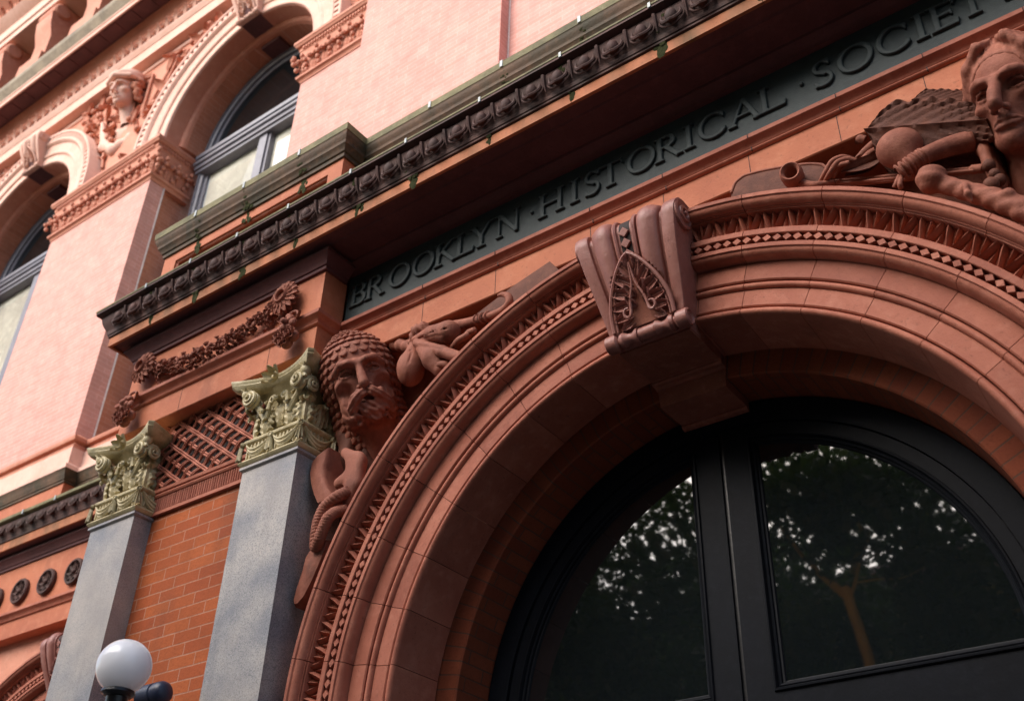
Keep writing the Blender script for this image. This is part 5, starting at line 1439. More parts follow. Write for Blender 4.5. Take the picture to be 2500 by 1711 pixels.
# ------------------------------------------------------------------ carved heads and trophies of the spandrels
def head_field(P, mouth=1.0, beard=False, gaunt=0.0, closed=False):
    X, Y, Z = P; A = (np.abs(X), Y, Z)
    d = ell(P, (0, .07, .13), (.345, .43, .375))
    d = smin(d, ell(P, (0, -.085, -.14), (.275, .285, .36)), .10)
    d = smin(d, ell(P, (0, -.16, -.375), (.185, .20, .145)), .10)
    d = smin(d, sph(P, (0, -.315, -.440), .085), .07)
    d = smin(d, ell(A, (.185, -.245, -.115), (.095, .095, .070)), .07)
    if gaunt: d = smax(d, -ell(A, (.235, -.33, -.27), (.09, .10, .15)), .12*gaunt)
    d = smin(d, poly(A, [(0, -.374, .055), (.09, -.402, .066), (.17, -.352, .088), (.245, -.25, .050)], [.040, .047, .043, .030]), .05)
    d = smax(d, -ell(A, (.132, -.430, -.012), (.105, .125, .066)), .030)
    d = smin(d, sph(A, (.132, -.252, -.014), .070), .006)
    lid = [(.066, -.318, -.014), (.095, -.338, .014), (.135, -.346, .026), (.178, -.332, .014), (.212, -.296, -.014)]
    d = smin(d, poly(A, lid, [.008, .013, .015, .013, .008]), .006)
    lidl = [(.066, -.318, -.018), (.10, -.334, -.044), (.140, -.338, -.052), (.18, -.322, -.044), (.210, -.296, -.018)]
    d = smin(d, poly(A, lidl, [.008, .012, .014, .012, .008]), .010)
    d = smax(d, -sph(A, (.126, -.342, -.010), .024), .004)
    d = smin(d, poly(A, [(0, -.37, .075), (0, -.40, 0), (0, -.455, -.10), (0, -.492, -.185)], [.034, .037, .045, .053]), .028)
    d = smin(d, ell(A, (.056, -.418, -.205), (.036, .046, .034)), .025)
    d = smax(d, -ell(A, (.030, -.440, -.240), (.018, .026, .020)), .012)
    d = smax(d, -poly(A, [(.085, -.42, -.20), (.125, -.385, -.27), (.145, -.345, -.34)], [.010, .012, .008]), .03)
    up = [(.0, -.398, -.293), (.035, -.398, -.284), (.08, -.372, -.300), (.118, -.330, -.318)]
    lo = [(.0, -.392, -.345), (.05, -.385, -.342), (.09, -.356, -.330), (.115, -.330, -.322)]
    d = smin(d, poly(A, up, [.023, .024, .019, .009]), .022)
    d = smin(d, poly(A, lo, [.028, .027, .020, .010]), .024)
    d = smax(d, -poly(A, [(0, -.425, -.316), (.06, -.408, -.316), (.115, -.352, -.324)], [.009, .009, .006]), .010)
    d = smax(d, -cap(P, (-.05, -.40, -.388), (.05, -.40, -.388), .020), .03)
    d = smin(d, ell(A, (.335, .03, -.06), (.030, .075, .115)), .02)
    d = smax(d, -ell(A, (.368, .005, -.045), (.018, .045, .07)), .015)
    return d
def noise3(P, f, seed=0):
    r = np.random.RandomState(seed); o = 0
    for k in range(7):
        v = r.normal(size=3)*f; o = o + np.sin(P[0]*v[0] + P[1]*v[1] + P[2]*v[2] + r.uniform(0, 6.28))
    return o/7

# --- bearded head in a scale coif -------------------------------------------------
B1 = cam_basis(math.radians(15.5), math.radians(11), math.radians(16)); O1 = at(880, 930, -0.04); S1 = 0.575
FR1 = (O1, B1, S1)
viking = thing('bearded_head', 'brown stone head of a bearded man in a scale coif, beside a cream pilaster capital', 'sculpture', O1)
def face1(P):
    d = head_field(P, gaunt=0.6)
    X, Y, Z = P; A = (np.abs(X), Y, Z)
    # knitted brow and tired eyes
    d = smax(d, Z - .335, .02)
    d = smax(d, -poly(A, [(.018, -.43, .10), (.022, -.425, .17)], [.007, .004]), .02)
    for z in (.20, .245): d = smax(d, -poly(A, [(0, -.415, z), (.10, -.405, z+.012), (.2, -.34, z-.01)], .006), .02)
    d = smax(d, -poly(A, [(.08, -.39, -.075), (.15, -.375, -.10), (.21, -.33, -.075)], .008), .02)
    d = smax(d, -ell(A, (.20, -.34, -.19), (.07, .08, .09)), .06)
    # moustache: two heavy tufts, strands combed outwards
    w = 0.0045*np.sin(115*(Z + .8*np.abs(X)) + 3*np.sin(9*X)) + .006*noise3(P, 40, 2)
    mo = smin(poly(A, [(.014, -.455, -.268), (.06, -.482, -.285), (.12, -.462, -.318), (.175, -.400, -.385), (.20, -.335, -.47)], [.036, .050, .056, .048, .022]), 9, .01) + w*1.3
    d = smin(d, mo, .02)
    # beard in curling locks
    b = ell(P, (0, -.25, -.42), (.20, .17, .14)); b = smin(b, ell(A, (.20, -.12, -.33), (.085, .16, .20)), .06)
    r = np.random.RandomState(4)
    for k in range(34):
        a = r.uniform(-1.25, 1.25); z0 = r.uniform(-.49, -.38); x0 = .19*math.sin(a); y0 = -.25 - .16*math.cos(a)
        s = 1 if r.rand() < .5 else -1
        pts = [(x0 + s*.042*math.cos(t)*(1 - t/9) , y0 - .030 - .014*math.sin(t*1.3), z0 + .042*math.sin(t)*(1 - t/9) - .012*t) for t in np.linspace(0, 4.6, 7)]
        b = smin(b, poly(P, pts, np.linspace(.027, .013, 7)), .010)
    b = b + .006*np.sin(85*X + 30*Z + 4*np.sin(14*Z)) + .005*noise3(P, 45, 5)
    d = smin(d, b, .03)
    d = smax(d, -poly(A, [(0, -.470, -.352), (.06, -.450, -.350), (.10, -.42, -.352)], [.013, .012, .008]), .010)
    # neck and gorget
    d = smin(d, cap(P, (0, .05, -.40), (.02, .12, -1.0), .22, .25), .08)
    return d
FR1f = (O1 + B1 @ np.array([0, -.030, .0]), B1, S1*1.04)
sculpt('face', face1, (-.42, -.62, -1.02), (.42, .35, .45), .0105, BROWN, viking, FR1f)
def coif(P):
    X, Y, Z = P
    c = (0.0, .09, .10); dx, dy, dz = X - c[0], Y - c[1], Z - c[2]
    d = ell(P, c, (.385, .495, .425)); d = smin(d, sph(P, (-.03, .16, .50), .06), .22)
    d = smin(d, cap(P, (0, .20, 0), (0, .26, -.75), .35, .40), .12)
    th = np.arctan2(np.sqrt(dx**2 + (dy*.84)**2), dz); ph = np.arctan2(dx, -(dy*.84))
    v = np.where(th < 1.62, th/.205, 1.62/.205 + np.maximum(0, (-dz - .02))/.085)
    n = 24.0
    def cell(row): return (ph/(2*PI)*n + .5*(row % 2)) % 1.0*2 - 1
    row = np.floor(v); fv = v - row
    fu_up = cell(row - 1); fu = cell(row)
    inside = fv < .72*np.sqrt(np.maximum(0, 1 - np.abs(fu_up)**2.0))
    h = np.where(inside, .45 + .55*(fv + 1)/1.6 - .30*fu_up**2, .40*fv - .22*fu**4 - .05)
    d = d - .048*h
    face = ell(P, (0, -.55, -.36), (.335, .52, .54)); face = smin(face, ell(P, (0, -.62, -.04), (.345, .50, .225)), .05)
    d = smax(d, -face, .012)
    d = np.maximum(d, -(ell(P, (0, .07, .08), (.352, .43, .385)) ) - .02)
    d = np.maximum(d, -(Z + .78))
    return d
sculpt('coif', coif, (-.56, -.56, -.80), (.56, .70, .78), .0095, BROWN, viking, FR1)
def cloak(P):
    d = None
    for pts, r in (([(-.30, .05, -.55), (-.34, -.02, -.80), (-.30, -.10, -1.10), (-.20, -.12, -1.35)], [.10, .13, .12, .08]), ([(-.12, -.02, -.75), (-.16, -.12, -.95), (-.10, -.20, -1.2)], [.10, .09, .06]),
                   ([(.30, .05, -.6), (.32, .0, -.85), (.22, -.06, -1.05)], [.11, .12, .08]), ([(-.30, -.02, -.85), (-.05, -.16, -1.12), (.25, -.06, -1.05)], [.05, .06, .05])):
        c = poly(P, pts, r, .03); d = c if d is None else smin(d, c, .05)
    return d + .014*np.sin(26*P[0] - 9*P[2] + 3*np.sin(5*P[2]))
sculpt('cloak', cloak, (-.55, -.36, -1.5), (.50, .25, -.40), .016, UMBER, viking, FR1)

# --- head with long parted hair ---------------------------------------------------
B2 = cam_basis(math.radians(23.2), math.radians(-45.7), math.radians(21.6)); O2 = at(2484, 239, 0.0); S2 = 0.525
FR2 = (O2, B2, S2)
native = thing('long_haired_head', 'brown stone head with long parted hair and a stern face, above the arch', 'sculpture', O2)
def face2(P):
    d = head_field(P, gaunt=0.9)
    A = (np.abs(P[0]), P[1], P[2])
    d = smin(d, poly(A, [(0, -.40, .03), (0, -.475, -.07), (0, -.515, -.165)], [.040, .047, .050]), .03)
    d = smax(d, -poly(A, [(.02, -.43, .09), (.03, -.415, .16)], [.009, .005]), .02)
    d = smin(d, poly(A, [(.05, -.395, .085), (.13, -.40, .105), (.21, -.33, .085)], [.022, .026, .018]), .03)
    d = smax(d, -poly(A, [(.115, -.40, -.31), (.14, -.37, -.365), (.15, -.34, -.42)], [.010, .013, .008]), .025)
    d = smax(d, -poly(A, [(.09, -.43, -.19), (.15, -.39, -.28)], [.012, .012]), .03)
    d = smin(d, cap(P, (0, .06, -.40), (-.06, .16, -1.1), .215, .25), .07)
    d = smax(d, -poly(A, [(.10, -.12, -.62), (.05, -.10, -.95)], [.02, .02]), .05)
    return d + .003*noise3(P, 30, 8)
sculpt('face', face2, (-.42, -.60, -1.1), (.42, .35, .46), .0115, BROWN, native, FR2)
gdir = B2.T @ np.array([0, 0, -1.0])            # gravity in the head's frame: the hair hangs plumb
def hair2(P):
    X, Y, Z = P; A = (np.abs(X), Y, Z)
    d = ell(P, (0, .10, .125), (.385, .465, .420))
    d = smax(d, -smin(ell(P, (0, -.52, -.24), (.315, .43, .42)), ell(P, (0, -.50, .08), (.290, .36, .250)), .06), .03)
    d = smax(d, -ell(P, (0, .06, .08), (.330, .41, .35)), .02)
    for s in (-1, 1):
        for k in range(4):
            pts = [(s*.015, -.16 + .07*k, .50), (s*(.12 + .02*k), -.265 + .07*k, .45), (s*(.245 + .02*k), -.235 + .08*k, .315), (s*(.330 + .01*k), -.13 + .07*k, .10), (s*(.355 + .008*k), -.06 + .07*k, -.10)]
            d = smin(d, poly(P, pts, [.030, .044, .050, .050, .046], .03), .04)
        for k in range(5):
            a = np.array([s*(.345 + .008*k), -.08 + .09*k, .02]); L = .92 - .05*k
            b = a + gdir*L; mid = (a + b)/2 + np.array([s*.015, 0, 0])
            d = smin(d, poly(P, [a, mid, b], [.046, .050, .036], .03), .035)
    t = 42*np.arctan2(X, -(Y - .1)) + 6*np.sin(3*Z)
    d = d + .0028*np.sin(t) + .0022*np.sin(2.1*t + 5*Z) + .002*noise3(P, 20, 3)
    d = smax(d, -poly(P, [(0, -.30, .42), (0, -.12, .55), (0, .2, .58)], [.016, .016, .01]), .02)
    return d
sculpt('hair', hair2, (-.75, -.62, -1.12), (.75, .80, .62), .0125, BROWN, native, FR2)

# --- helpers that place trophies by what the photograph shows at a given depth ----
def pxr(u, v, y, r): p = at(u, v, y); return r/ppm(p)
def pts_at(L): return [at(*q) for q in L]
def rope(m, pts, r, twist=9, strands=3, n=90):
    pts = np.array(pts); t = np.linspace(0, 1, len(pts)); tt = np.linspace(0, 1, n)
    # smooth the path
    from_ = np.stack([np.interp(tt, t, pts[:, k]) for k in range(3)], 1)
    for _ in range(12): from_[1:-1] = (from_[:-2] + from_[1:-1]*2 + from_[2:])/4
    T = np.gradient(from_, axis=0); T /= np.linalg.norm(T, axis=1)[:, None]; U = np.cross(T, [0, 1.0, 0.2]); U /= np.linalg.norm(U, axis=1)[:, None]; W = np.cross(T, U)
    for s in range(strands):
        a = 2*PI*(s/strands + twist*tt); m.tube(from_ + (U*np.cos(a)[:, None] + W*np.sin(a)[:, None])*r*.52, r*.58, 7)
def _smooth_path_old(pts, n=40, it=10):
    pts = np.array(pts); t = np.linspace(0, 1, len(pts)); tt = np.linspace(0, 1, n); q = np.stack([np.interp(tt, t, pts[:, k]) for k in range(3)], 1)
    for _ in range(it): q[1:-1] = (q[:-2] + q[1:-1]*2 + q[2:])/4
    return q
def plate(name, outline, y0, y1, mat, parent, bulge=0.0, rim=0):
    """carved slab: outline in photo pixels on the plane y0, given real thickness back to y1"""
    P = np.array([at(u, v, y0) for u, v in outline]); c = P.mean(0)
    I = c + (P - c)*0.93; I[:, 1] = y0 - bulge; J = c + (P - c)*0.5; J[:, 1] = y0 - bulge*1.5
    n = len(P); B = P.copy(); B[:, 1] = y1; cc = c.copy(); cc[1] = y0 - bulge*1.7
    V = np.concatenate([B, P, I, J, [cc]]); F = []
    for a in (0, 1, 2):
        for k in range(n): F.append((a*n+k, a*n+(k+1) % n, (a+1)*n+(k+1) % n, (a+1)*n+k))
    F += [(3*n+k, 3*n+(k+1) % n, 4*n) for k in range(n)]
    return obj(name, V, F, mat, parent, 50)

# left spandrel ------------------------------------------------------------------
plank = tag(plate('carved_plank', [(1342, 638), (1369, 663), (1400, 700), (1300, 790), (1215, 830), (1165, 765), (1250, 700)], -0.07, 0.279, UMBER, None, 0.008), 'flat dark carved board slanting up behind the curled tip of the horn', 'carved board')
horn = thing('carved_horn', 'long carved horn with a curled tip lying along the big arch', 'carved horn', at(1120, 795, -0.06))
m = MB(); q = smooth_path([at(1040, 812, .02), at(1090, 799, .0), at(1140, 789, -.04), at(1190, 774, -.10)], 24, 4)
m.tube(q, np.linspace(15, 10, 24)/400, 14)
m.build('bell', BROWN, horn, 180)
m = MB()
for u, v in ((1166, 781), (1180, 777), (1193, 773)): m.lathe([(10/400, -.008), (13.5/400, -.004), (13.5/400, .004), (10/400, .008)], at(u, v, -.10), q[-1] - q[-2], 16)
m.build('collar', BROWN, horn)
m = MB(); q = smooth_path(pts_at([(1190, 774, -.10), (1215, 765, -.12), (1236, 752, -.13), (1246, 735, -.14), (1241, 722, -.14), (1228, 718, -.14), (1216, 722, -.14)]), 30, 4); m.tube(q, np.concatenate([np.linspace(9, 9, 18), np.linspace(9, 3.5, 12)])/400, 12); m.build('curled_tip', BROWN, horn, 180)
cloth = thing('carved_drapery', 'bunched carved cloth and bag between the bearded head and the horn', 'carved cloth', at(1020, 860, -0.05))
m = MB(); q = smooth_path([at(905, 845, .05), at(940, 838, .03), at(975, 842, .01), at(1010, 850, -.02)], 40, 4)
m.tube(q, [(15 + 2.2*math.sin(k*1.15) + 3*math.sin(PI*k/39))/400 for k in range(40)], 14); m.build('twisted_sleeve', BROWN, cloth, 180)
k4 = 1/400.0
def lobes(P):
    c = lambda u, v, y: at(u, v, y)
    d = poly(P, [c(1006, 836, -.05), c(1018, 808, -.06), c(1036, 800, -.05), c(1046, 812, -.04)], np.array([11, 15, 15, 11])*k4)
    d = d + .004*np.sin(150*(P[0] + .6*P[2]))
    A1 = poly(P, [c(1014, 830, -.09), c(1055, 816, -.12), c(1096, 811, -.13)], np.array([10, 20, 28])*k4)
    for e in (-7, 4): A1 = smax(A1, -poly(P, [c(1022, 829 + e*.3, -.13), c(1060, 816 + e, -.175), c(1112, 810 + e*1.8, -.20)], 2.4*k4), .005)
    d = np.minimum(d, A1)
    d = np.minimum(d, poly(P, [c(1018, 838, -.11), c(1080, 858, -.155), c(1142, 880, -.15)], np.array([11, 14, 13])*k4))
    d = np.minimum(d, poly(P, [c(1024, 846, -.09), c(1058, 876, -.115), c(1078, 902, -.10)], np.array([12, 27, 20])*k4))
    q = smin(ell(P, c(1003, 900, -.07), (33*k4, 34*k4, 46*k4)), cap(P, c(1010, 845, -.07), c(1004, 880, -.07), 13*k4, 24*k4), .02)
    for e in (-1.05, -.35, .35, 1.05):
        q = smax(q, -poly(P, [c(1010 + 5*e, 850, -.115), c(1003 + 24*e, 895, -.07 - .085*math.cos(e)), c(1003 + 12*e, 942, -.08)], 2.2*k4), .006)
    d = np.minimum(d, q)
    d = smax(d, -poly(P, [c(1022, 842, -.15), c(1075, 850, -.20), c(1140, 866, -.185)], np.array([2, 3, 2])*k4), .006)
    return d + .0015*noise3(P, 60, 4)
a, b = bounds(pts_at([(985, 795, .0), (1125, 800, -.1), (1000, 940, -.05), (1100, 905, -.14), (1022, 895, -.18)]), .06)
sculpt('folds', lobes, a, b, .0062, BROWN, cloth)
m = MB()
for L in ([(1062, 905, -.10), (1072, 890, -.14), (1088, 888, -.14), (1096, 900, -.12)], [(1106, 848, -.10), (1120, 830, -.15), (1136, 822, -.15), (1150, 812, -.13)], [(1128, 832, -.09), (1145, 812, -.14), (1160, 806, -.14)]):
    m.tube(smooth_path(pts_at(L), 16, 3), 8*k4, 10)
m.build('cord_loop', BROWN, cloth, 180)
axe = thing('carved_axe', 'smooth carved axe head resting below the bearded head', 'carved axe', at(855, 1150, -0.12))
def axef(P):
    c = at; k = 1/415
    d = sph(P, c(868, 1128, -.14), 25*k); d = smin(d, poly(P, [c(845, 1106, -.12), c(868, 1128, -.14), c(864, 1180, -.13), c(856, 1225, -.11)], np.array([13, 25, 26, 18])*k), .03)
    d = smin(d, poly(P, [c(860, 1160, -.13), c(830, 1180, -.12)], np.array([20, 15])*k), .03)
    d = smax(d, -sph(P, c(832, 1140, -.13), 20*k), .02)
    return smax(d, np.abs(P[1] + .115) - .05, .03)
a, b = bounds(pts_at([(800, 1090, -.16), (910, 1100, -.06), (800, 1240, -.16), (890, 1240, -.06)]), .05)
sculpt('axe_head', axef, a, b, .006, BROWN, axe)
sw_ = thing('carved_sword', 'carved curved blade and scabbard bound with rope between the granite pilaster and the arch', 'carved sword', at(770, 1300, -0.1))
plate('blade', [(806, 1092), (780, 1112), (766, 1130), (761, 1158), (764, 1185), (771, 1212), (782, 1236), (800, 1225), (818, 1212), (806, 1190), (799, 1168), (799, 1140), (803, 1118)], -0.13, 0.1, BROWN, sw_, 0.02)
plate('scabbard', [(792, 1318), (806, 1318), (800, 1345), (786, 1378), (768, 1420), (748, 1460), (731, 1480), (722, 1482), (721, 1470), (730, 1437), (744, 1395), (752, 1362), (765, 1340)], -0.13, 0.1, BROWN, sw_, 0.02)
m = MB(); rope(m, pts_at([(850, 1200, -.15), (820, 1214, -.19), (794, 1236, -.19), (779, 1268, -.19), (773, 1300, -.18), (770, 1338, -.16)]), 14/415, 7)
rope(m, pts_at([(846, 1244, -.13), (818, 1250, -.18), (800, 1264, -.21), (789, 1290, -.20), (779, 1316, -.19), (771, 1340, -.16)]), 13/415, 7); m.build('rope', BROWN, sw_, 180)

# right spandrel -----------------------------------------------------------------
K5 = 1/520.0
fan = thing('carved_feathers', 'fan of dark carved feathers behind the gourd rattle, beside the long-haired head', 'carved feathers', at(2250, 300, 0.05))
for i, (tu, tv, y, w) in enumerate([(2226, 246, -.07, 27), (2112, 322, -.10, 62), (2150, 400, .03, 40)]):
    A_ = at(2410, (252, 300, 372)[i], y + .05); B_ = at(tu, tv, y - .03); d = B_ - A_; L = np.linalg.norm(d); d /= L
    nr = -CR[2] + d*(CR[2] @ d); nr /= np.linalg.norm(nr); nr = np.array([nr[0]*.4, -1, nr[2]*.4]); nr -= d*(nr @ d); nr /= np.linalg.norm(nr); s = np.cross(nr, d); W = w*K5*1.25
    m = MB(); G = []; nv, nu = 56, 15
    for a_ in range(nv):
        t = a_/(nv-1); ww = W*(0.55 + 0.45*min(1, t*2.0))*(1 if t < .84 else math.sqrt(max(0.01, 1 - ((t-.84)/.163)**2)))
        row = []
        for b_ in range(nu):
            u = -1 + 2*b_/(nu-1)
            barb = 0.07*W*math.sin(60*(t*L/W*0.20 - abs(u)*.45)) * abs(u)**.5
            notch = 1 - 0.07*max(0, math.sin(t*26 + i*2 + 3*(u > 0)))*(abs(u) > .8)
            row.append(A_ + d*(L*t - 0.25*W*abs(u)) + s*ww*u*notch + nr*(0.11*W*(1-abs(u)**1.6) + barb + (.10*W if abs(u) < .09 else 0)))
        G.append(row)
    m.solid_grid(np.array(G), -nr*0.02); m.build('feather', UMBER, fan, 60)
rattle = thing('carved_rattle', 'carved gourd rattle with a round tan head and cord-bound handle in front of the feathers', 'carved rattle', at(2200, 365, -0.1))
def gourd(P):
    d = ell(P, at(2196, 362, -.10), (54*K5, 46*K5, 47*K5), None); d = smin(d, cap(P, at(2205, 378, -.10), at(2238, 418, -.09), 30*K5, 17*K5), .035); return d
a, b = bounds(pts_at([(2140, 310, -.1), (2250, 430, -.1)]), .13); sculpt('gourd', gourd, a, b, .007, BROWN, rattle)
m = MB(); q = smooth_path(pts_at([(2196, 424, -.13), (2225, 402, -.13), (2262, 378, -.11), (2310, 360, -.06), (2372, 343, -.02)]), 40, 4); m.tube(q, np.interp(np.arange(40), [0, 10, 20, 39], [15, 19, 20, 26])*K5, 14); m.build('handle', BROWN, rattle, 180)
m = MB()
for k in range(9):
    i = 1 + k*2; c = q[i]; T = q[i+1] - q[i-1]
    m.lathe([(18*K5, -.007), (23*K5, -.003), (23.5*K5, .003), (18*K5, .007)], c, T + np.array([.002*math.sin(k*2), 0, .002*math.cos(k*3)]), 16)
for L in ([(2196, 430, -.13), (2188, 448, -.15), (2184, 458, -.14)], [(2200, 432, -.13), (2196, 450, -.16), (2200, 460, -.14)]): m.tube(smooth_path(pts_at(L), 10, 2), 6*K5, 8)
m.build('binding', BROWN, rattle, 180)
club = thing('carved_club', 'carved ball-headed club with a lopped branch lying on the arch below the long-haired head', 'carved club', at(2350, 460, -0.12))
def clubf(P):
    d = sph(P, at(2275, 438, -.13), 34*K5)
    d = smin(d, poly(P, pts_at([(2285, 446, -.12), (2330, 458, -.12), (2420, 484, -.12), (2500, 512, -.12), (2575, 545, -.12)]), np.array([20, 20, 23, 26, 27])*K5), .012)
    d = smin(d, poly(P, pts_at([(2356, 452, -.16), (2362, 472, -.175), (2374, 492, -.16)]), np.array([8, 7, 4])*K5), .008)
    d = smin(d, ell(P, at(2461, 474, -.15), (16*K5, 14*K5, 15*K5)), .012)
    return d + .0022*np.sin(120*P[2] + 30*P[0] + 3*np.sin(14*P[0])) + .002*noise3(P, 25, 6)
a, b = bounds(pts_at([(2240, 405, -.13), (2580, 550, -.13), (2400, 480, -.2)]), .07); sculpt('club_shaft', clubf, a, b, .0065, BROWN, club)
arrows = thing('carved_arrows', 'thin bundle of carved arrows passing behind the ball of the club', 'carved arrows', at(2200, 432, 0))
m = MB()
for dv, dy in ((-4, 0), (3, -.012), (9, .01)): m.tube(pts_at([(2034, 447 + dv, -.03 + dy), (2220, 429 + dv, -.02 + dy), (2378, 414 + dv*.7, -.01 + dy)]), 4.2*K5, 8)
m.build('shafts', BROWN, arrows)
m = MB(); m.tube(pts_at([(2368, 416, -.01), (2372, 415, -.012), (2398, 412, -.01), (2404, 411, -.01)]), np.array([7, 11, 11, 6])*K5, 12); m.tube(pts_at([(2034, 447, -.04), (2052, 441, -.05)]), np.array([3, 6])*K5, 8); m.build('sleeve', BROWN, arrows)
roots = thing('carved_knots', 'knotted carved roots under the hair of the long-haired head', 'carved roots', at(2420, 430, 0))
m = MB()
for u, v, y, r in ((2414, 404, -.04, 15), (2428, 425, -.03, 13), (2420, 452, -.06, 18), (2440, 440, -.02, 15), (2402, 462, -.05, 9), (2150, 330, -.02, 0)):
    if r: m.ell(at(u, v, y), (r*K5, r*K5, r*K5), 14, 9)
for k in range(7): m.tube(smooth_path(pts_at([(2418 + 2*k, 462, -.06), (2400 - 3*k, 464 + k, -.09), (2385 - 2*k, 472 + 2*k, -.08)]), 10, 2), 2.6*K5, 6)
m.build('root', UMBER, roots, 180); m = MB()
m.tube(smooth_path(pts_at([(2480, 486, -.05), (2500, 486, -.09), (2530, 482, -.09)]), 10, 2), 7*K5, 8)
m.build('root', UMBER, roots, 180)
bag = thing('carved_pouch', 'flat dark carved pouch with a raised rim behind the carved pipe bowl', 'carved pouch', at(1900, 450, 0.02))
out = [(1786, 500), (1785, 472), (1794, 447), (1816, 429), (1866, 416), (1922, 406), (1976, 400), (2008, 402), (2019, 412), (2022, 470), (1960, 486), (1860, 498)]
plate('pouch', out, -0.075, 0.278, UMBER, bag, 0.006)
m = MB(); m.tube(smooth_path(pts_at([(u, v, -.08) for u, v in out[1:9]]), 40, 2), 4*K5, 8); m.build('rim', BROWN, bag, 180)
pipe = thing('carved_pipe', 'carved tobacco pipe with its round open bowl facing out, near the keystone', 'carved pipe', at(1940, 430, -0.1))
ax_ = CR.T @ np.array([-0.46, -0.34, -0.82]); ax_ /= np.linalg.norm(ax_); pc = at(1931, 423, -.16)
m = MB(); r = K5; m.lathe([(16*r, 2*r), (19*r, 9*r), (23*r, 12*r), (27*r, 8*r), (29*r, -4*r), (28*r, -14*r), (28*r, -26*r), (25*r, -38*r), (16*r, -46*r), (0, -49*r)], pc, ax_, 28)
m.lathe([(16*r, 2*r), (15*r, -14*r), (0, -22*r)], pc, ax_, 28); m.build('bowl', BROWN, pipe, 60)
m = MB(); m.tube(smooth_path([pc - ax_*40*r, at(1972, 452, -.11), at(1990, 453, -.11), at(2012, 449, -.08), at(2036, 446, -.05)], 20, 3), np.linspace(12, 7, 20)*r, 12); m.build('stem', BROWN, pipe, 180)
tas = thing('carved_tassels', 'loose carved plumes hanging between the pipe and the gourd rattle', 'carved plumes', at(2060, 410, 0))
m = MB()
for L, w0, w1 in (([(1996, 456, -.06), (2012, 425, -.10), (2030, 392, -.11), (2056, 382, -.09), (2078, 388, -.06)], 5, 7), ([(2006, 456, -.05), (2024, 424, -.11), (2042, 396, -.12), (2066, 388, -.10), (2090, 394, -.07)], 5, 8), ([(2014, 454, -.04), (2034, 420, -.09), (2052, 402, -.11), (2074, 398, -.10)], 4, 7),
                   ([(2026, 452, -.03), (2036, 430, -.06), (2046, 412, -.07)], 6, 5), ([(2092, 392, -.04), (2110, 372, -.05), (2128, 356, -.03), (2140, 350, -.01)], 9, 12), ([(2098, 400, -.05), (2122, 376, -.06), (2150, 362, -.03)], 8, 10), ([(2090, 345, .0), (2100, 338, -.03), (2112, 342, -.02)], 10, 12)):
    m.tube(smooth_path(pts_at(L), 24, 3), np.linspace(w0, w1, 24)*K5, 9)
m.build('cords', BROWN, tas, 180)
m = MB()
def plume(u0, v0, u1, v1, y, w, th=.01):
    A_, B_ = at(u0, v0, y), at(u1, v1, y - .03); petal(m, A_, B_ - A_, (0.3, -1, -.3), np.linalg.norm(B_ - A_), w*K5, .35, .12, th, .3, 9, 14, .2)
plume(2148, 385, 2055, 425, -.06, 17); plume(2140, 395, 2062, 436, -.04, 15); plume(2120, 380, 2050, 412, -.03, 13); plume(2150, 374, 2085, 396, -.02, 14)
m.build('plume', UMBER, tas, 60)

# --- capped bust between the upper windows -----------------------------------------
B3 = cam_basis(math.radians(13), math.radians(-20), math.radians(20)); O3 = at(308, 226, 1.36); S3 = 0.58
bust = thing('capped_bust', 'pale terracotta bust of a curly haired man in a soft cap between the upper arches', 'sculpture', O3); FR3 = (O3, B3, S3)
def face3(P): return smin(head_field(P), cap(P, (0, .05, -.40), (.05, .12, -1.0), .20, .24), .07)
sculpt('face', face3, (-.42, -.58, -1.0), (.42, .40, .5), .018, PALE, bust, FR3)
def cap3(P):
    d = ell(P, (0.0, .06, .36), (.44, .50, .17)); d = smin(d, ell(P, (.05, .12, .47), (.36, .40, .15)), .08)
    return smin(d, poly(P, [(-.36, -.24, .25), (0, -.43, .27), (.36, -.24, .25), (.42, .1, .24)], .075), .04)
sculpt('soft_cap', cap3, (-.55, -.55, .10), (.58, .65, .70), .02, PALE, bust, FR3)
def curls(P, s):
    d = None; r = np.random.RandomState(9 + s)
    if True:
        for k in range(16):
            c = (s*(.37 + r.uniform(-.03, .10)), r.uniform(-.12, .25), r.uniform(-.42, .22)); e = sph(P, c, r.uniform(.07, .11)); d = e if d is None else smin(d, e, .03)
    return d + .012*np.sin(40*P[2] + 20*P[0])
for s_ in (-1, 1): sculpt('curls', lambda P: curls(P, s_), (min(0, s_*.64), -.3, -.6), (max(0, s_*.64), .45, .4), .02, ROSE, bust, FR3)
def shoulders(P):
    d = poly(P, [(-.75, .10, -1.0), (-.60, -.02, -1.45), (-.15, -.16, -1.75), (.35, -.06, -1.5), (.55, .1, -1.1)], [.10, .17, .19, .17, .12], .06)
    d = smin(d, ell(P, (-.02, .14, -1.25), (.48, .24, .36)), .08)
    d = smin(d, poly(P, [(-.95, .2, -.55), (-.82, .1, -.95), (-.62, 0, -1.35)], [.06, .10, .12]), .05)
    return d + .018*np.sin(18*P[0] + 9*P[2])
sculpt('draped_shoulders', shoulders, (-1.15, -.45, -2.05), (.8, .5, -.35), .03, PALE, bust, FR3)
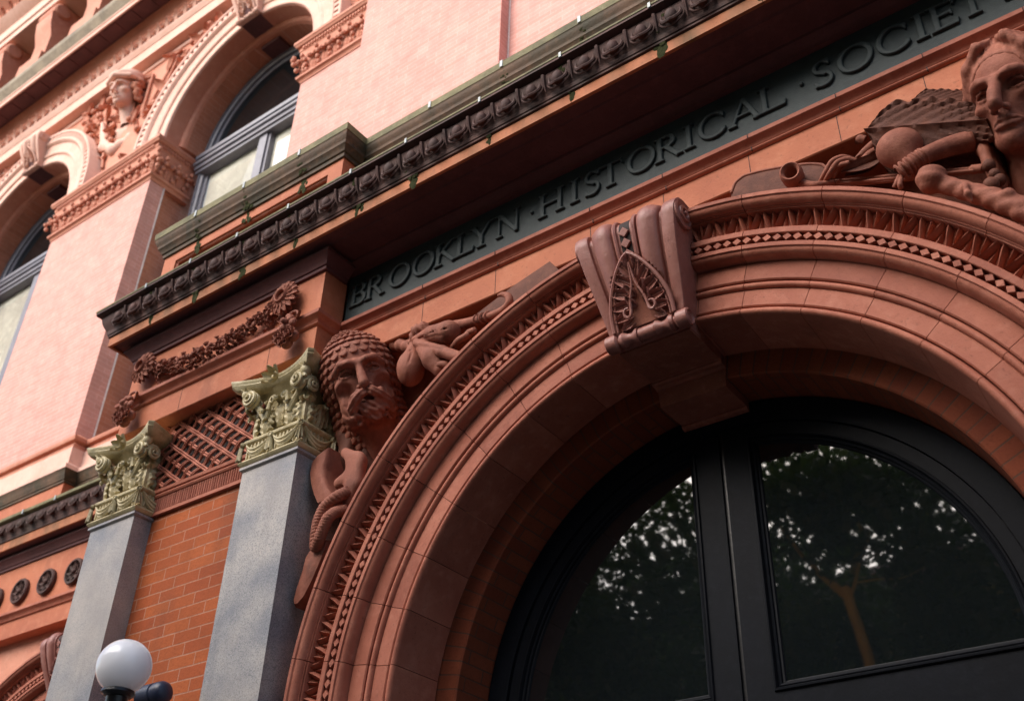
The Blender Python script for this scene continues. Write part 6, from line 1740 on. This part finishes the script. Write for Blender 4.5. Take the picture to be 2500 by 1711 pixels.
# ------------------------------------------------------------------ the street behind the camera: it shades the porch and shows in the panes
def tree(label, x, y, h, cr, seed, n, zc=None, trunk_r=0.22, lean=(0, 0), flat=0.8):
    r = random.Random(seed); t = thing('plane_tree', label, 'tree', (x, y, -3.2), 'street trees across from the porch')
    base = np.array([x, y, -3.2]); top = base + np.array([lean[0], lean[1], h*0.55]); m = MB()
    q = smooth_path([base, base + (top-base)*.35 + np.array([.12, .05, 0]), base + (top-base)*.7 + np.array([-.08, .0, 0]), top], 24, 3)
    m.tube(q, np.linspace(trunk_r*1.25, trunk_r*0.72, 24), 12)
    tips = []
    for k in range(9):
        a = 2*PI*k/9 + r.uniform(-.3, .3); e = top + np.array([math.cos(a)*cr*r.uniform(.45, .85), math.sin(a)*cr*r.uniform(.45, .85), h*r.uniform(.10, .42)])
        s0 = q[r.randint(15, 23)]; p = smooth_path([s0, s0 + (e-s0)*.35 + np.array([0, 0, .25]), s0 + (e-s0)*.7 + np.array([r.uniform(-.2, .2), r.uniform(-.2, .2), .2]), e], 14, 2)
        m.tube(p, np.linspace(trunk_r*.55, .03, 14), 8); tips += [p[6], p[9], p[12], p[13]]
    m.build('trunk', SUNLIT_BARK, t, 180)
    zc = base[2] + h*0.68 if zc is None else zc; V = []; F = []; c0 = np.array([top[0], top[1], zc])
    cl = [c0 + np.array([r.gauss(0, .48)*cr, r.gauss(0, .48)*cr, r.gauss(0, .40)*cr*flat]) for _ in range(46)] + tips
    for k in range(n):
        c = cl[r.randrange(len(cl))]; o = np.array([r.gauss(0, 1), r.gauss(0, 1), r.gauss(0, .8)]); o *= (0.62*r.random()**.4)/np.linalg.norm(o)*cr*.30/0.9
        p = c + o; a = np.array([r.gauss(0, 1), r.gauss(0, 1), r.gauss(0, .6)]); a /= np.linalg.norm(a); b = np.cross(a, [r.gauss(0, 1), r.gauss(0, 1), r.gauss(0, 1)]); b /= np.linalg.norm(b)
        s = r.uniform(.055, .10); i = len(V)
        V += [p - a*s, p + b*s*.75, p + a*s*1.1 - np.cross(a, b)*s*.3, p - b*s*.75]; F.append((i, i+1, i+2, i+3))
    o = obj('crown', V, F, LEAF, t, 0); return t
YG = 0.6175
def mirror(u, v, y):
    """point at depth y in the street that a pane shows at photo pixel (u, v)"""
    p = at(u, v, YG); d = p - CC; d[1] = -d[1]; return p + d*((y - YG)/d[1])
tree('broad plane tree on the far kerb, farthest from the porch door', -8.6, -8.6, 11.5, 3.0, 3, 12000, zc=4.6)
tree('plane tree standing behind the forked sunlit-toned trunk', -4.6, -12.5, 13.0, 3.6, 8, 16000, zc=4.2, flat=1.0)
tree('slim plane tree straight opposite the porch door', 0.2, -11.6, 12.5, 3.3, 5, 15000, zc=4.6, flat=1.0)
tree('dense plane tree on the near kerb in front of the long-haired head', 3.4, -7.2, 11.0, 3.0, 12, 12000, zc=4.0)
tree('low leafy plane tree in front of the town houses, nearest the globe lamp', -8.0, -13.5, 11.0, 3.4, 21, 13000, zc=3.2, flat=1.0)
ft = thing('plane_tree', 'forked plane tree with sunlight in its bark colour, reflected in the larger visible door pane', 'tree', mirror(2140, 1760, -8.0)*[1, 1, 0] + [0, 0, -3.2], 'street trees across from the porch')
pp_ = [mirror(2160, 1860, -8.0)*[1, 1, 0] + [0, 0, -3.2]] + [mirror(u, v, -8.0) for u, v in ((2150, 1790), (2132, 1690), (2116, 1600), (2098, 1520), (2074, 1450), (2062, 1432))]
m = MB(); w = 21/CF*np.linalg.norm(mirror(2074, 1450, -8.0) - CC)
m.tube(smooth_path(pp_, 30, 2), np.linspace(w*1.2, w*.85, 30), 14)
m.tube(smooth_path([mirror(2080, 1465, -8.0), mirror(2050, 1432, -8.0), mirror(2010, 1398, -8.1), mirror(1965, 1360, -8.3), mirror(1900, 1280, -8.5)], 24, 2), np.linspace(w*.8, w*.35, 24), 12)
m.tube(smooth_path([mirror(2078, 1462, -8.0), mirror(2088, 1420, -8.0), mirror(2098, 1370, -8.1), mirror(2120, 1290, -8.2)], 18, 2), np.linspace(w*.45, w*.14, 18), 10)
m.tube(smooth_path([mirror(2092, 1420, -8.0), mirror(2150, 1410, -8.0), mirror(2200, 1408, -8.1), mirror(2290, 1370, -8.2)], 18, 2), np.linspace(w*.2, w*.08, 18), 8)
m.build('trunk', SUNLIT_BARK, ft, 180)
r = random.Random(77); V = []; F = []
for k in range(10500):
    u, v = r.choice([(r.gauss(2250, 130), r.gauss(1330, 110)), (r.gauss(1950, 90), r.gauss(1260, 70)), (r.gauss(2300, 110), r.gauss(1530, 70)), (r.gauss(1980, 60), r.gauss(1560, 60)), (r.gauss(1560, 120), r.gauss(1560, 110)), (r.gauss(1640, 70), r.gauss(1260, 90)), (r.gauss(1560, 90), r.gauss(1380, 90)), (r.gauss(1920, 110), r.gauss(1180, 60)), (r.gauss(2120, 90), r.gauss(1170, 50))])
    if abs(u - 2095) < 60 and v > 1370: continue
    p = mirror(u, v, r.uniform(-9.6, -7.4)); a = np.array([r.gauss(0, 1), r.gauss(0, 1), r.gauss(0, .6)]); a /= np.linalg.norm(a); b = np.cross(a, [r.gauss(0, 1), r.gauss(0, 1), r.gauss(0, 1)]); b /= np.linalg.norm(b); s = r.uniform(.05, .09); i = len(V)
    V += [p - a*s, p + b*s*.75, p + a*s*1.1, p - b*s*.75]; F.append((i, i+1, i+2, i+3))
obj('crown', V, F, LEAF, ft, 0)
bl = thing('town_house', 'row of brown brick town houses across the street from the porch', 'building', (0, -22, -3.2))
m = MB(); m.box(-30, 26, -30, -22, -3.2, 9.5); m.build('facade', FARBRICK, bl, 0)
for i in range(14):
    for j in range(3):
        x = -25 + i*3.3; z = -1.6 + j*3.6
        f = MB().box(x, x + 1.35, -22.02, -21.9, z, z + 2.1).build('window_frame', PALE, bl, 0)
        MB().box(x + .1, x + 1.25, -21.9, -21.88, z + .1, z + 2.0).build('pane', GLASS, f, 0)
m = MB(); m.sweep([(22, -22), (-26, -22)], [(-.2, 9.5), (.2, 9.5), (.5, 9.9), (.5, 10.1), (-.2, 10.1)]); m.build('eaves', PALE, bl, 0)
